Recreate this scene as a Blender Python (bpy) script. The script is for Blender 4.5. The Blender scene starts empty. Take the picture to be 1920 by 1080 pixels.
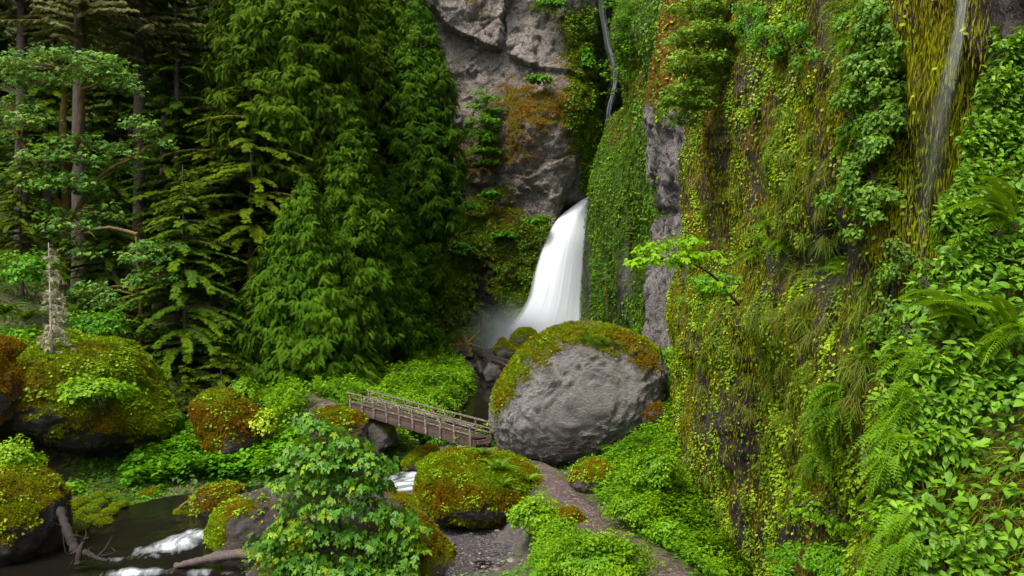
import bpy, bmesh, math
import numpy as np

sc = bpy.context.scene
COL = sc.collection
F = 1663.0
RAD = math.radians
UP = np.array([0., 0., 1.])


def P(px, py, Y):
    return np.array([(px - 960) / F * Y, Y, (540 - py) / F * Y])


def proj(V):
    Y = np.maximum(V[:, 1], .5)
    return 960 + V[:, 0] / Y * F, 540 - V[:, 2] / Y * F


# ------------------------------------------------------------------ noise
def _h(ix, iy, iz, seed):
    h = (ix.astype(np.uint32) * np.uint32(374761393) + iy.astype(np.uint32) * np.uint32(668265263)
         + iz.astype(np.uint32) * np.uint32(2246822519) + np.uint32(seed * 3266489917 & 0xffffffff))
    h = (h ^ (h >> np.uint32(13))) * np.uint32(1274126177)
    h = (h ^ (h >> np.uint32(16))) * np.uint32(2654435761)
    h = h ^ (h >> np.uint32(15))
    return h.astype(np.float64) / 4294967295.0


def vnoise(p, seed=0):
    f = np.floor(p)
    t = p - f
    t = t * t * (3 - 2 * t)
    i = f.astype(np.int64)
    r = 0
    for dx in (0, 1):
        wx = t[:, 0] if dx else 1 - t[:, 0]
        for dy in (0, 1):
            wy = t[:, 1] if dy else 1 - t[:, 1]
            for dz in (0, 1):
                wz = t[:, 2] if dz else 1 - t[:, 2]
                r = r + wx * wy * wz * _h(i[:, 0] + dx, i[:, 1] + dy, i[:, 2] + dz, seed)
    return r * 2 - 1


def fbm(p, size, octv=4, seed=0, gain=.5, st=(1, 1, 1)):
    q = p / size / np.array(st)
    a, r, s = 1., 0., 0.
    for o in range(octv):
        r = r + a * vnoise(q + 17.3 * o, seed + o)
        s += a
        a *= gain
        q = q * 2.03
    return r / s * 1.5


def worley(p, size, seed=0, st=(1, 1, 1)):
    """distance to the nearest and second nearest cell point, and a random value of the nearest cell"""
    q = p / size / np.array(st)
    f = np.floor(q)
    i = f.astype(np.int64)
    d1 = np.full(len(q), 9.)
    d2 = np.full(len(q), 9.)
    c = np.zeros(len(q))
    for dx in (-1, 0, 1):
        for dy in (-1, 0, 1):
            for dz in (-1, 0, 1):
                a, b, e = i[:, 0] + dx, i[:, 1] + dy, i[:, 2] + dz
                pt = np.stack([a + _h(a, b, e, seed), b + _h(a, b, e, seed + 7), e + _h(a, b, e, seed + 13)], 1)
                d = np.linalg.norm(pt - q, axis=1)
                v = _h(a, b, e, seed + 23)
                m = d < d1
                d2 = np.where(m, d1, np.minimum(d2, d))
                c = np.where(m, v, c)
                d1 = np.where(m, d, d1)
    return d1, d2, c


def ss(a, b, x):
    t = np.clip((x - a) / (b - a), 0, 1)
    return t * t * (3 - 2 * t)


def blobs(px, py, L):
    r = np.zeros(len(px))
    for cx, cy, rx, ry, w in L:
        r += w * np.exp(-((px - cx) / rx) ** 2 - ((py - cy) / ry) ** 2)
    return r


def inpoly(px, py, poly):
    r = np.zeros(len(px), bool)
    n = len(poly)
    for k in range(n):
        x1, y1 = poly[k]
        x2, y2 = poly[(k + 1) % n]
        if y1 == y2:
            continue
        c = ((y1 > py) != (y2 > py)) & (px < (x2 - x1) * (py - y1) / (y2 - y1) + x1)
        r ^= c
    return r


def norm(v):
    return v / np.maximum(np.linalg.norm(v, axis=-1, keepdims=True), 1e-9)


# ------------------------------------------------------------------ meshes and objects
def mesh_obj(name, V, faces, mat, parent=None, attrs=None, smooth=True, many=False):
    """one mesh object; faces: list of int arrays (M,k), V in world space"""
    V = np.asarray(V, float)
    faces = [np.asarray(f, np.int32) for f in faces if len(f)]
    me = bpy.data.meshes.new(name)
    me.vertices.add(len(V))
    nl = sum(f.size for f in faces)
    npoly = sum(len(f) for f in faces)
    me.loops.add(nl)
    me.polygons.add(npoly)
    org = np.array(parent['_o']) if parent is not None and '_o' in parent else None
    if org is None:
        org = np.array([V[:, 0].mean(), V[:, 1].mean(), V[:, 2].min()])
        loc = org
    else:
        loc = None
    me.vertices.foreach_set('co', (V - org).astype(np.float32).ravel())
    me.loops.foreach_set('vertex_index', np.concatenate([f.ravel() for f in faces]))
    tot = np.concatenate([np.full(len(f), f.shape[1], np.int32) for f in faces])
    st = np.concatenate([[0], np.cumsum(tot)[:-1]]).astype(np.int32)
    me.polygons.foreach_set('loop_start', st)
    me.polygons.foreach_set('loop_total', tot)
    me.update(calc_edges=True)
    if smooth:
        me.polygons.foreach_set('use_smooth', np.ones(npoly, bool))
    for k, a in (attrs or {}).items():
        at = me.attributes.new(k, 'FLOAT', 'POINT')
        at.data.foreach_set('value', np.asarray(a, np.float32))
    me.materials.append(mat)
    o = bpy.data.objects.new(name, me)
    COL.objects.link(o)
    if many: o['kind'] = 'stuff'
    if parent is not None:
        o.parent = parent
    else:
        o.location = loc
        o['_o'] = [float(v) for v in org]
    return o


def thing(name, label, cat, loc, group=None):
    o = bpy.data.objects.new(name, None)
    COL.objects.link(o)
    o.location = loc
    o.empty_display_size = .3
    o['_o'] = [float(v) for v in loc]
    return tag(o, label, cat, group)


def tag(o, label=None, cat=None, group=None, kind=None):
    if label: o['label'] = label
    if cat: o['category'] = cat
    if group: o['group'] = group
    if kind: o['kind'] = kind
    return o


class Bag:
    """collects geometry for one mesh"""
    def __init__(s):
        s.V, s.F, s.A, s.n = [], {}, [], 0

    def add(s, V, faces, tint=0.5):
        V = np.asarray(V, float)
        for f in faces:
            f = np.asarray(f, np.int64)
            if len(f):
                s.F.setdefault(f.shape[1], []).append(f + s.n)
        s.V.append(V)
        s.A.append(np.broadcast_to(np.asarray(tint, float), (len(V),)))
        s.n += len(V)

    def obj(s, name, mat, parent=None, smooth=True):
        if not s.n:
            return None
        return mesh_obj(name, np.concatenate(s.V), [np.concatenate(f) for f in s.F.values()], mat, parent,
                        {'tint': np.concatenate(s.A)}, smooth, name in ('branches', 'limbs', 'stems'))


def frames(tip, nrm):
    y = norm(tip)
    z = norm(nrm - (nrm * y).sum(-1, keepdims=True) * y)
    x = np.cross(y, z)
    return np.stack([x, y, z], -1)          # columns


def place(bag, T, pos, R, scale, tint):
    """merge copies of template T = (V, [faces])"""
    V, fs = T
    n, k = len(pos), len(V)
    if n == 0:
        return
    scale = np.broadcast_to(np.asarray(scale, float), (n,)) if np.ndim(scale) < 2 else scale
    if scale.ndim == 1:
        W = np.einsum('nij,kj->nki', R, V) * scale[:, None, None]
    else:
        W = np.einsum('nij,nkj->nki', R, V[None] * scale[:, None, :])
    W += pos[:, None, :]
    off = (np.arange(n) * k)[:, None, None]
    F2 = [(f[None] + off).reshape(-1, f.shape[1]) for f in fs]
    bag.add(W.reshape(-1, 3), F2, np.repeat(np.broadcast_to(tint, (n,)), k))


def grid_faces(nu, nv):
    i = np.arange(nu - 1)[:, None] * nv + np.arange(nv - 1)[None]
    i = i.ravel()
    return np.stack([i, i + nv, i + nv + 1, i + 1], 1)


def quad_tris(q):
    return np.concatenate([q[:, [0, 1, 2]], q[:, [0, 2, 3]]])


def tri_normals(V, T):
    n = np.cross(V[T[:, 1]] - V[T[:, 0]], V[T[:, 2]] - V[T[:, 0]])
    a = np.linalg.norm(n, axis=1)
    return n / np.maximum(a, 1e-12)[:, None], a / 2


def vert_normals(V, T):
    n, a = tri_normals(V, T)
    N = np.zeros_like(V)
    for k in range(3):
        np.add.at(N, T[:, k], n * a[:, None])
    return norm(N)


def sample(rng, V, T, n, wv=None, ref=None):
    """n random points on a surface; wv = density weight of each vertex. returns pos, normal, weights"""
    nn, a = tri_normals(V, T)
    w = a.copy()
    if wv is not None:
        w *= np.clip(wv[T].mean(1), 0, None)
    w /= w.sum()
    t = rng.choice(len(T), n, p=w)
    r1, r2 = rng.random(n), rng.random(n)
    s = np.sqrt(r1)
    b = np.stack([1 - s, s * (1 - r2), s * r2], 1)
    pos = (V[T[t]] * b[:, :, None]).sum(1)
    return pos, nn[t]


def tube(bag, pts, rad, seg=7, tint=.5, cap=True, wob=0, rng=None):
    pts = np.asarray(pts, float)
    n = len(pts)
    rad = np.broadcast_to(np.asarray(rad, float), (n,))
    d = norm(np.gradient(pts, axis=0))
    ref = np.array([0.31, .95, .05]) if abs(d[0][2]) > .6 else UP
    x = norm(np.cross(d, ref))
    y = np.cross(d, x)
    a = np.arange(seg) / seg * 2 * math.pi
    r = rad[:, None] * (1 + (wob * (rng.random((n, seg)) - .5) if wob else 0))
    V = pts[:, None] + r[:, :, None] * (np.cos(a)[None, :, None] * x[:, None] + np.sin(a)[None, :, None] * y[:, None])
    V = V.reshape(-1, 3)
    i = np.arange(n - 1)[:, None] * seg
    j = np.arange(seg)[None]
    k = (j + 1) % seg
    q = np.stack([i + j, i + k, i + seg + k, i + seg + j], -1).reshape(-1, 4)
    fs = [q]
    if cap:
        fs.append(np.array([list(range(seg))[::-1]]))
        fs.append(np.array([[(n - 1) * seg + t for t in range(seg)]]))
    bag.add(V, fs, tint)


def curve(pts, n):
    """Catmull-Rom through pts"""
    p = np.asarray(pts, float)
    p = np.concatenate([[2 * p[0] - p[1]], p, [2 * p[-1] - p[-2]]])
    m = len(p) - 3
    t = np.linspace(0, m, n)
    i = np.minimum(t.astype(int), m - 1)
    u = (t - i)[:, None]
    a, b, c, d = p[i], p[i + 1], p[i + 2], p[i + 3]
    return .5 * (2 * b + (c - a) * u + (2 * a - 5 * b + 4 * c - d) * u ** 2 + (3 * b - a - 3 * c + d) * u ** 3)


_ico = {}


def ico(n):
    if n not in _ico:
        bm = bmesh.new()
        bmesh.ops.create_icosphere(bm, subdivisions=n, radius=1)
        V = np.array([v.co[:] for v in bm.verts])
        T = np.array([[v.index for v in f.verts] for f in bm.faces])
        bm.free()
        _ico[n] = (V, T)
    return _ico[n]


def box(bag, c, u, v, w, hu, hv, hw, tint=.5):
    """box with centre c, unit axes u,v,w and half sizes; a small bevel keeps the edges from reading as razor sharp"""
    c = np.asarray(c, float)
    b = min(hu, hv, hw) * .18
    V, idx = [], {}
    for su in (-1, 1):
        for sv in (-1, 1):
            for sw in (-1, 1):
                for k in range(3):
                    e = [hu, hv, hw]
                    for m in range(3):
                        if m != k: e[m] -= b
                    idx[(su, sv, sw, k)] = len(V)
                    V.append(c + u * su * e[0] + v * sv * e[1] + w * sw * e[2])
    Q, T3 = [], []
    s1 = (-1, 1)
    for s in s1:
        Q.append([idx[(s, -1, -1, 0)], idx[(s, 1, -1, 0)], idx[(s, 1, 1, 0)], idx[(s, -1, 1, 0)]])
        Q.append([idx[(-1, s, -1, 1)], idx[(1, s, -1, 1)], idx[(1, s, 1, 1)], idx[(-1, s, 1, 1)]])
        Q.append([idx[(-1, -1, s, 2)], idx[(1, -1, s, 2)], idx[(1, 1, s, 2)], idx[(-1, 1, s, 2)]])
    for a in s1:
        for d in s1:
            Q.append([idx[(a, d, -1, 0)], idx[(a, d, 1, 0)], idx[(a, d, 1, 1)], idx[(a, d, -1, 1)]])
            Q.append([idx[(a, -1, d, 0)], idx[(a, 1, d, 0)], idx[(a, 1, d, 2)], idx[(a, -1, d, 2)]])
            Q.append([idx[(-1, a, d, 1)], idx[(1, a, d, 1)], idx[(1, a, d, 2)], idx[(-1, a, d, 2)]])
            for e in s1:
                T3.append([idx[(a, d, e, 0)], idx[(a, d, e, 1)], idx[(a, d, e, 2)]])
    bag.add(V, [np.array(Q), np.array(T3)], tint)


# ------------------------------------------------------------------ leaf templates (base at origin, tip along +Y, face +Z)
def _leaf4():
    V = np.array([[0, 0, 0], [-.32, .45, .06], [0, 1, -.12], [.32, .45, .06], [0, .5, -.03]])
    return V, [np.array([[0, 4, 1], [1, 4, 2], [0, 3, 4], [4, 3, 2]])]


def _round():
    a = np.arange(6) / 6 * 2 * math.pi
    V = np.stack([np.sin(a) * .42, .5 - np.cos(a) * .5, .05 * np.cos(2 * a)], 1)
    return V, [np.array([[0, 1, 2, 5], [5, 2, 3, 4]])]


def _oval(n=5, w=.24, bend=.25, fold=.09):
    V, f = [[0, 0, 0]], []
    t = np.linspace(0, 1, n + 2)[1:-1]
    for s in t:
        ww = w * math.sin(math.pi * s ** .8) ** .8
        z = -bend * s * s
        V += [[-ww, s, z + fold * ww / w], [0, s, z], [ww, s, z + fold * ww / w]]
    V.append([0, 1, -bend])
    e = len(V) - 1
    f3 = [[0, 2, 1], [0, 3, 2]]
    f4 = []
    for k in range(n - 1):
        a = 1 + 3 * k
        f4 += [[a, a + 1, a + 4, a + 3], [a + 1, a + 2, a + 5, a + 4]]
    a = 1 + 3 * (n - 1)
    f3 += [[a, a + 1, e], [a + 1, a + 2, e]]
    return np.array(V, float), [np.array(f3), np.array(f4)]


def _maple(detail=1):
    lobes = [(-125, .42), (-62, .78), (0, 1.0), (62, .78), (125, .42)]
    out = [(180, .10)]
    for k, (a, r) in enumerate(lobes):
        if detail > 1:
            out += [(a - 19, r * .70), (a, r), (a + 19, r * .70)]
        else:
            out += [(a, r)]
        if k < 4:
            out.append((a + 31, .36 if detail > 1 else .42))
    V = [[0, .28, 0]]
    for a, r in out:
        x, y = math.sin(RAD(a)) * r * .62, .28 + math.cos(RAD(a)) * r * .72
        z = -.30 * (x * x + (y - .3) ** 2) + (.05 if r < .45 else 0)
        V.append([x, y, z])
    n = len(out)
    f = [[0, 1 + (k + 1) % n, 1 + k] for k in range(n)]
    return np.array(V), [np.array(f)]


def _spray(droop=.35, k=5, w=.085, ang=48, curl=0.0, sl=.52):
    """a flat conifer spray made of tapered fingers"""
    V, f = [], []

    def kite(o, d, L, ww, z0):
        b = len(V)
        nx, ny = -d[1], d[0]
        for t, s in ((0, 0), (.45, 1), (1, 0), (.45, -1)):
            x, y = o[0] + d[0] * L * t + nx * ww * s, o[1] + d[1] * L * t + ny * ww * s
            V.append([x, y, -droop * (y * y + 1.6 * x * x) + curl * x * x])
        f.append([b, b + 3, b + 2, b + 1])
    kite((0, 0), (0, 1), 1.0, w, 0)
    for j in range(k):
        t = .12 + .7 * j / (k - 1)
        L = sl * (1 - .6 * t)
        for s in (-1, 1):
            a = RAD(ang)
            kite((0, t), (s * math.sin(a), math.cos(a)), L, w * .9, 0)
    return np.array(V), [np.array(f)]


def _tuft():
    """a little star of three moss blades"""
    V, f = [], []
    for k in range(3):
        a = k * 2.1
        b = len(V)
        c, s = math.cos(a), math.sin(a)
        V += [[.3 * c, .3 * s, 0], [-.2 * s, .2 * c, 0], [.9 * c, .9 * s, .55], [.2 * s, -.2 * c, 0]]
        f += [[b, b + 1, b + 2], [b, b + 2, b + 3]]
    return np.array(V), [np.array(f)]


LEAF, ROUND, OVAL, OVAL3 = _leaf4(), _round(), _oval(4), _oval(2, .3)
MAPLE, MAPLE1 = _maple(2), _maple(1)
SPRAY, SPRAYD, SPRAYF = _spray(.25, 6, .06), _spray(.75, 6, .065, 42), _spray(.08, 7, .060, 55)
SPRAYC = _spray(.6, 6, .048, 38, sl=.36)
TUFT = _tuft()


def _blade():
    V, f = [], []
    for t, w in ((0, .03), (.35, .035), (.7, .025)):
        V += [[-w, t, -.5 * t * t], [w, t, -.5 * t * t]]
    V.append([0, 1, -.62])
    return np.array(V), [np.array([[0, 1, 3, 2], [2, 3, 5, 4]]), np.array([[4, 5, 6]])]


BLADE = _blade()


def _frond(n=16, w=.17, droop=.55, pw=.032):
    """a fern frond along +Y with pinnae, arching down in Z"""
    V, f = [], []
    for s in np.linspace(.04, .97, n):
        L = w * (math.sin(math.pi * min(1, s * .9 + .12)) ** .7) * (1.02 - s * .55)
        z = .16 * math.sin(s * 2.2) - droop * s ** 2.2
        for sd in (-1, 1):
            b = len(V)
            V += [[0, s, z], [sd * L * .5, s + pw + .02, z + .012], [sd * L, s + .05, z - .03], [sd * L * .5, s - pw * .4, z - .004]]
            f.append([b, b + 1, b + 2, b + 3] if sd < 0 else [b, b + 3, b + 2, b + 1])
    b = len(V)
    for s in np.linspace(0, 1, 6):
        z = .16 * math.sin(s * 2.2) - droop * s ** 2.2
        V += [[-.007, s, z], [.007, s, z + .004]]
    for k in range(5):
        f.append([b + 2 * k, b + 2 * k + 1, b + 2 * k + 3, b + 2 * k + 2])
    return np.array(V), [np.array(f)]


FROND, FRONDS = _frond(20), _frond(11, .2, .6, .05)


def rdir(rng, n):
    return norm(rng.normal(size=(n, 3)))


def leaves_on(bag, rng, T, pos, nrm, size, nw=1., upw=.4, rw=.5, down=.5, svar=.35, tint=None, lift=0.):
    """leaves on a surface: normal blends the surface's, up and random; tip hangs down by `down`"""
    n = len(pos)
    N = norm(nrm * nw + UP * upw + rdir(rng, n) * rw)
    t = rdir(rng, n) - UP * down + nrm * .35
    t = t - (t * N).sum(1, keepdims=True) * N * .85
    s = size * (1 + svar * (rng.random(n) * 2 - 1))
    if tint is None:
        tint = rng.random(n)
    place(bag, T, pos + nrm * lift * rng.random(n)[:, None], frames(t, N), s, tint)


def clump_tint(rng, pos, size, seed=3, a=.45, b=.3):
    return np.clip(.5 + a * fbm(pos, size, 3, seed) + b * (rng.random(len(pos)) * 2 - 1), 0, 1)
# ------------------------------------------------------------------ materials
def new_mat(name):
    m = bpy.data.materials.new(name)
    m.use_nodes = True
    nt = m.node_tree
    b = nt.nodes['Principled BSDF']
    return m, nt, b, nt.nodes['Material Output']


class N:
    def __init__(s, nt): s.nt = nt

    def n(s, t, **kw):
        x = s.nt.nodes.new(t)
        for k, v in kw.items():
            if k.startswith('i_'):
                key = k[2:]
                x.inputs[int(key) if key.isdigit() else key].default_value = v
            else:
                setattr(x, k, v)
        return x

    def l(s, a, b): s.nt.links.new(a, b)

    def coord(s, scale=(1, 1, 1)):
        g = s.n('ShaderNodeNewGeometry')
        mp = s.n('ShaderNodeMapping')
        mp.inputs['Scale'].default_value = scale
        s.l(g.outputs['Position'], mp.inputs['Vector'])
        return mp.outputs[0]

    def noise(s, vec, scale, detail=4, rough=.6, dist=0.):
        x = s.n('ShaderNodeTexNoise')
        x.inputs['Scale'].default_value = scale
        x.inputs['Detail'].default_value = detail
        x.inputs['Roughness'].default_value = rough
        x.inputs['Distortion'].default_value = dist
        s.l(vec, x.inputs['Vector'])
        return x.outputs['Fac']

    def ramp(s, fac, stops, interp='LINEAR'):
        r = s.n('ShaderNodeValToRGB')
        r.color_ramp.interpolation = interp
        e = r.color_ramp.elements
        while len(e) < len(stops):
            e.new(.5)
        for k, (p, c) in enumerate(stops):
            e[k].position = p
            e[k].color = (*c, 1) if len(c) == 3 else c
        s.l(fac, r.inputs[0])
        return r.outputs[0]

    def math(s, op, a, b=None, clamp=False):
        x = s.n('ShaderNodeMath', operation=op, use_clamp=clamp)
        for k, v in enumerate((a, b)):
            if v is None: continue
            if isinstance(v, (int, float)): x.inputs[k].default_value = v
            else: s.l(v, x.inputs[k])
        return x.outputs[0]

    def mix(s, f, a, b):
        x = s.n('ShaderNodeMix', data_type='RGBA')
        for k, v in ((0, f), (6, a), (7, b)):
            if isinstance(v, (int, float)): x.inputs[k].default_value = v
            elif isinstance(v, tuple): x.inputs[k].default_value = (*v, 1)
            else: s.l(v, x.inputs[k])
        return x.outputs[2]

    def attr(s, name):
        return s.n('ShaderNodeAttribute', attribute_name=name).outputs['Fac']

    def bump(s, h, strength, dist, nrm=None):
        x = s.n('ShaderNodeBump')
        x.inputs['Strength'].default_value = strength
        x.inputs['Distance'].default_value = dist
        s.l(h, x.inputs['Height'])
        if nrm is not None: s.l(nrm, x.inputs['Normal'])
        return x.outputs[0]


def leaf_mat(name, cols, rough=.5, trans=.25, spec=.2):
    """cols: list of colours from tint 0 to 1"""
    m, nt, b, out = new_mat(name)
    g = N(nt)
    cols = [tuple(max(.002, (sum(c) / 3) + (v - sum(c) / 3) * 1.12) for v in c) for c in cols]
    c = g.ramp(g.attr('tint'), [(k / (len(cols) - 1), c) for k, c in enumerate(cols)])
    g.l(c, b.inputs['Base Color'])
    b.inputs['Roughness'].default_value = rough
    b.inputs['Specular IOR Level'].default_value = spec
    if trans > 0:
        t = g.n('ShaderNodeBsdfTranslucent')
        c2 = g.mix(.35, c, (.30, .42, .02))
        g.l(c2, t.inputs['Color'])
        x = g.n('ShaderNodeMixShader')
        x.inputs[0].default_value = trans
        g.l(b.outputs[0], x.inputs[1])
        g.l(t.outputs[0], x.inputs[2])
        g.l(x.outputs[0], out.inputs['Surface'])
    return m


def rock_mat(name, rock, green, orange, s=1., stretch=(1, 1, 1), bump=.6, mossk=.8, rough=.85, wetc=None, craggy=.0, bd=1.):
    """rock with moss where the 'moss' attribute says; 'hue' turns the moss from green to rust; 'wet' = dark damp rock"""
    m, nt, b, out = new_mat(name)
    g = N(nt)
    v = g.coord(stretch)
    n1 = g.noise(v, .9 / s, 6, .65)
    n2 = g.noise(v, 5 / s, 5, .65, .3)
    n3 = g.noise(v, 26 / s, 4, .6)
    rc = g.ramp(g.math('ADD', g.math('MULTIPLY', n1, .55), g.math('MULTIPLY', n2, .45)),
                [(.33, rock[0]), (.5, rock[1]), (.66, rock[2])])
    rc = g.mix(g.math('MULTIPLY', g.ramp(n3, [(.45, (0, 0, 0)), (.7, (1, 1, 1))]), .5), rc, rock[3] if len(rock) > 3 else rock[2])
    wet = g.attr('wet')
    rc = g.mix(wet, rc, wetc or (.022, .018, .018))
    gc = g.ramp(n2, [(.3, green[0]), (.5, green[1]), (.7, green[2])])
    oc = g.ramp(n2, [(.3, orange[0]), (.5, orange[1]), (.7, orange[2])])
    hue = g.ramp(g.math('ADD', g.attr('hue'), g.math('MULTIPLY', g.math('SUBTRACT', n1, .5), 1.6)), [(.35, (0, 0, 0)), (.65, (1, 1, 1))])
    mc = g.mix(hue, gc, oc)
    mc = g.mix(g.math('MULTIPLY', g.ramp(n3, [(.35, (1, 1, 1)), (.55, (0, 0, 0))]), .45), mc, (.03, .022, .006))
    mk = g.math('ADD', g.attr('moss'), g.math('ADD', g.math('MULTIPLY', g.math('SUBTRACT', n2, .5), mossk), g.math('MULTIPLY', g.math('SUBTRACT', n3, .5), mossk * .8)))
    mk = g.ramp(mk, [(.44, (0, 0, 0)), (.56, (1, 1, 1))])
    g.l(g.mix(mk, rc, mc), b.inputs['Base Color'])
    n4 = g.noise(v, 70 / s, 3, .6)
    vo = g.n('ShaderNodeTexVoronoi', feature='DISTANCE_TO_EDGE')
    vo.inputs['Scale'].default_value = 2.2 / s
    nd = g.n('ShaderNodeTexNoise'); nd.inputs['Scale'].default_value = 2 / s; g.l(v, nd.inputs['Vector'])
    vv = g.n('ShaderNodeVectorMath', operation='ADD'); g.l(v, vv.inputs[0])
    vs = g.n('ShaderNodeVectorMath', operation='SCALE'); vs.inputs[3].default_value = .5 * s
    g.l(nd.outputs['Color'], vs.inputs[0]); g.l(vs.outputs[0], vv.inputs[1]); g.l(vv.outputs[0], vo.inputs['Vector'])
    cr = g.math('MINIMUM', g.math('MULTIPLY', vo.outputs['Distance'], 5), 1.)
    h = g.math('ADD', g.math('MULTIPLY', n2, 1.2), g.math('ADD', g.math('MULTIPLY', n3, .6), g.math('MULTIPLY', n4, .25)))
    h = g.math('ADD', h, g.math('MULTIPLY', cr, craggy))
    h = g.math('ADD', h, g.math('MULTIPLY', mk, .35))
    g.l(g.bump(h, bump, .22 * s * bd), b.inputs['Normal'])
    rr = g.mix(mk, (rough,) * 3, (.95,) * 3)
    rr = g.mix(g.math('MULTIPLY', wet, g.math('SUBTRACT', 1., mk)), rr, (.28,) * 3)
    g.l(rr, b.inputs['Roughness'])
    b.inputs['Specular IOR Level'].default_value = .225
    return m


def bark_mat(name, a, c, moss=None, mk=.5, s=1.):
    m, nt, b, out = new_mat(name)
    g = N(nt)
    v = g.coord((1, 1, .18))
    n = g.noise(v, 9 / s, 6, .7)
    v2 = g.coord()
    n2 = g.noise(v2, 1.1 / s, 4, .65)
    col = g.ramp(n, [(.35, a), (.65, c)])
    if moss:
        col = g.mix(g.ramp(n2, [(mk, (0, 0, 0)), (mk + .08, (1, 1, 1))]), col, g.mix(n, moss[0], moss[1]))
    g.l(col, b.inputs['Base Color'])
    b.inputs['Roughness'].default_value = .9
    g.l(g.bump(n, .8, .06 * s), b.inputs['Normal'])
    return m


GREEN3 = [(.045, .070, .004), (.105, .145, .006), (.19, .24, .010)]
OR3 = [(.070, .034, .004), (.165, .086, .005), (.28, .175, .010)]
M = {}


def build_materials():
    M['boulder'] = rock_mat('boulder_rock', [(.13, .12, .11), (.30, .28, .27), (.46, .43, .41), (.55, .52, .50)], GREEN3, OR3, .62, (1, 1, 1.6), 1., 1., craggy=.12, bd=2.)
    M['moss_rock'] = rock_mat('mossy_boulder_rock', [(.045, .036, .034), (.09, .075, .07), (.17, .15, .14), (.2, .2, .17)], GREEN3, OR3, .6, (1, 1, 1), .9, .8, bd=1.6)
    M['cliff_far'] = rock_mat('far_cliff_rock', [(.13, .108, .10), (.30, .262, .24), (.46, .41, .385), (.50, .45, .36)],
                              [(.035, .075, .004), (.085, .145, .006), (.15, .23, .010)], [(.10, .048, .004), (.22, .11, .006), (.32, .18, .012)], 1.5, (1, 1, .7), 1., 1.5, craggy=.35, bd=1.6)
    M['cliff_mid'] = rock_mat('middle_cliff_rock', [(.08, .068, .066), (.20, .178, .172), (.35, .32, .31), (.38, .35, .34)],
                              [(.03, .07, .004), (.06, .125, .006), (.11, .20, .010)], [(.09, .042, .004), (.19, .09, .006), (.28, .14, .010)], 1.0, (1, 1, .45), 1., 1.0, craggy=.3, bd=1.6)
    M['cliff_near'] = rock_mat('near_cliff_rock', [(.025, .016, .015), (.06, .038, .032), (.14, .11, .10), (.26, .24, .24)],
                               [(.040, .052, .003), (.095, .115, .005), (.17, .20, .008)], [(.055, .026, .003), (.12, .060, .004), (.20, .115, .006)], .75, (1, 1, .32), 1., 1.)
    # leaves
    M['l_thicket'] = leaf_mat('thicket_leaf', [(.030, .085, .004), (.065, .165, .006), (.12, .25, .010), (.20, .34, .014)], .5, .3)
    M['l_maple'] = leaf_mat('maple_leaf', [(0.021, 0.081, 0.009), (0.047, 0.145, 0.017), (0.085, 0.212, 0.027), (0.204, 0.315, 0.025)], .42, .3)
    M['l_maplefar'] = leaf_mat('bigleaf_maple_leaf', [(0.026, 0.081, 0.011), (0.052, 0.140, 0.024), (0.086, 0.198, 0.038), (0.173, 0.270, 0.035)], .5, .25)
    M['l_yellow'] = leaf_mat('young_maple_leaf', [(.09, .20, .005), (.16, .34, .008), (.25, .44, .012)], .5, .4)
    M['l_bright'] = leaf_mat('bright_shrub_leaf', [(.020, .095, .005), (.045, .165, .007), (.09, .24, .010), (.15, .31, .012)], .5, .3)
    M['l_wall'] = leaf_mat('wall_leaf', [(0.123, 0.098, 0.008), (0.084, 0.155, 0.006), (0.146, 0.241, 0.010), (0.224, 0.333, 0.016), (0.358, 0.437, 0.050)], .55, .25)
    M['l_wallshrub'] = leaf_mat('wall_shrub_leaf', [(.035, .095, .010), (.070, .16, .016), (.12, .235, .028), (.20, .31, .045)], .45, .3)
    M['l_near'] = leaf_mat('near_shrub_leaf', [(0.040, 0.115, 0.009), (0.085, 0.200, 0.016), (0.150, 0.300, 0.023), (0.260, 0.410, 0.046)], .5, .35, .28)
    M['l_fern'] = leaf_mat('fern_frond', [(.035, .095, .004), (.085, .19, .005), (.16, .29, .008)], .55, .35)
    M['l_ferndark'] = leaf_mat('sword_fern_frond', [(.015, .050, .004), (.035, .095, .006), (.08, .15, .010)], .5, .25)
    M['l_moss'] = leaf_mat('moss_tufts', [(.075, .032, .003), (.17, .080, .004), (.20, .135, .006), (.165, .18, .007), (.17, .26, .012)], .85, .15, .1)
    M['l_strand'] = leaf_mat('moss_strands', [(0.075, 0.038, 0.005), (0.144, 0.099, 0.006), (0.172, 0.157, 0.006), (0.190, 0.218, 0.008), (0.241, 0.302, 0.010)], .85, .15, .1)
    M['l_grass'] = leaf_mat('grass_blades', [(.16, .12, .045), (.10, .12, .012), (.09, .15, .008), (.14, .22, .012)], .6, .25)
    M['l_dry'] = leaf_mat('lichen_twigs', [(.22, .19, .12), (.34, .31, .22), (.46, .43, .33)], .9, .1)
    # conifers
    M['c_cedar'] = leaf_mat('cedar_needles', [(0.013, 0.035, 0.003), (0.029, 0.063, 0.006), (0.051, 0.096, 0.010), (0.074, 0.126, 0.013)], .85, .12, .06)
    M['c_bush'] = leaf_mat('bushy_cedar_needles', [(0.012, 0.037, 0.003), (0.026, 0.067, 0.006), (0.049, 0.106, 0.010), (0.078, 0.148, 0.014)], .85, .12, .06)
    M['c_fir'] = leaf_mat('fir_needles', [(0.013, 0.036, 0.004), (0.028, 0.064, 0.006), (0.049, 0.098, 0.009), (0.075, 0.128, 0.010)], .85, .12, .06)
    M['c_lone'] = leaf_mat('lone_fir_needles', [(0.012, 0.039, 0.004), (0.023, 0.066, 0.007), (0.046, 0.106, 0.011), (0.078, 0.140, 0.014)], .85, .12, .06)
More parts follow.
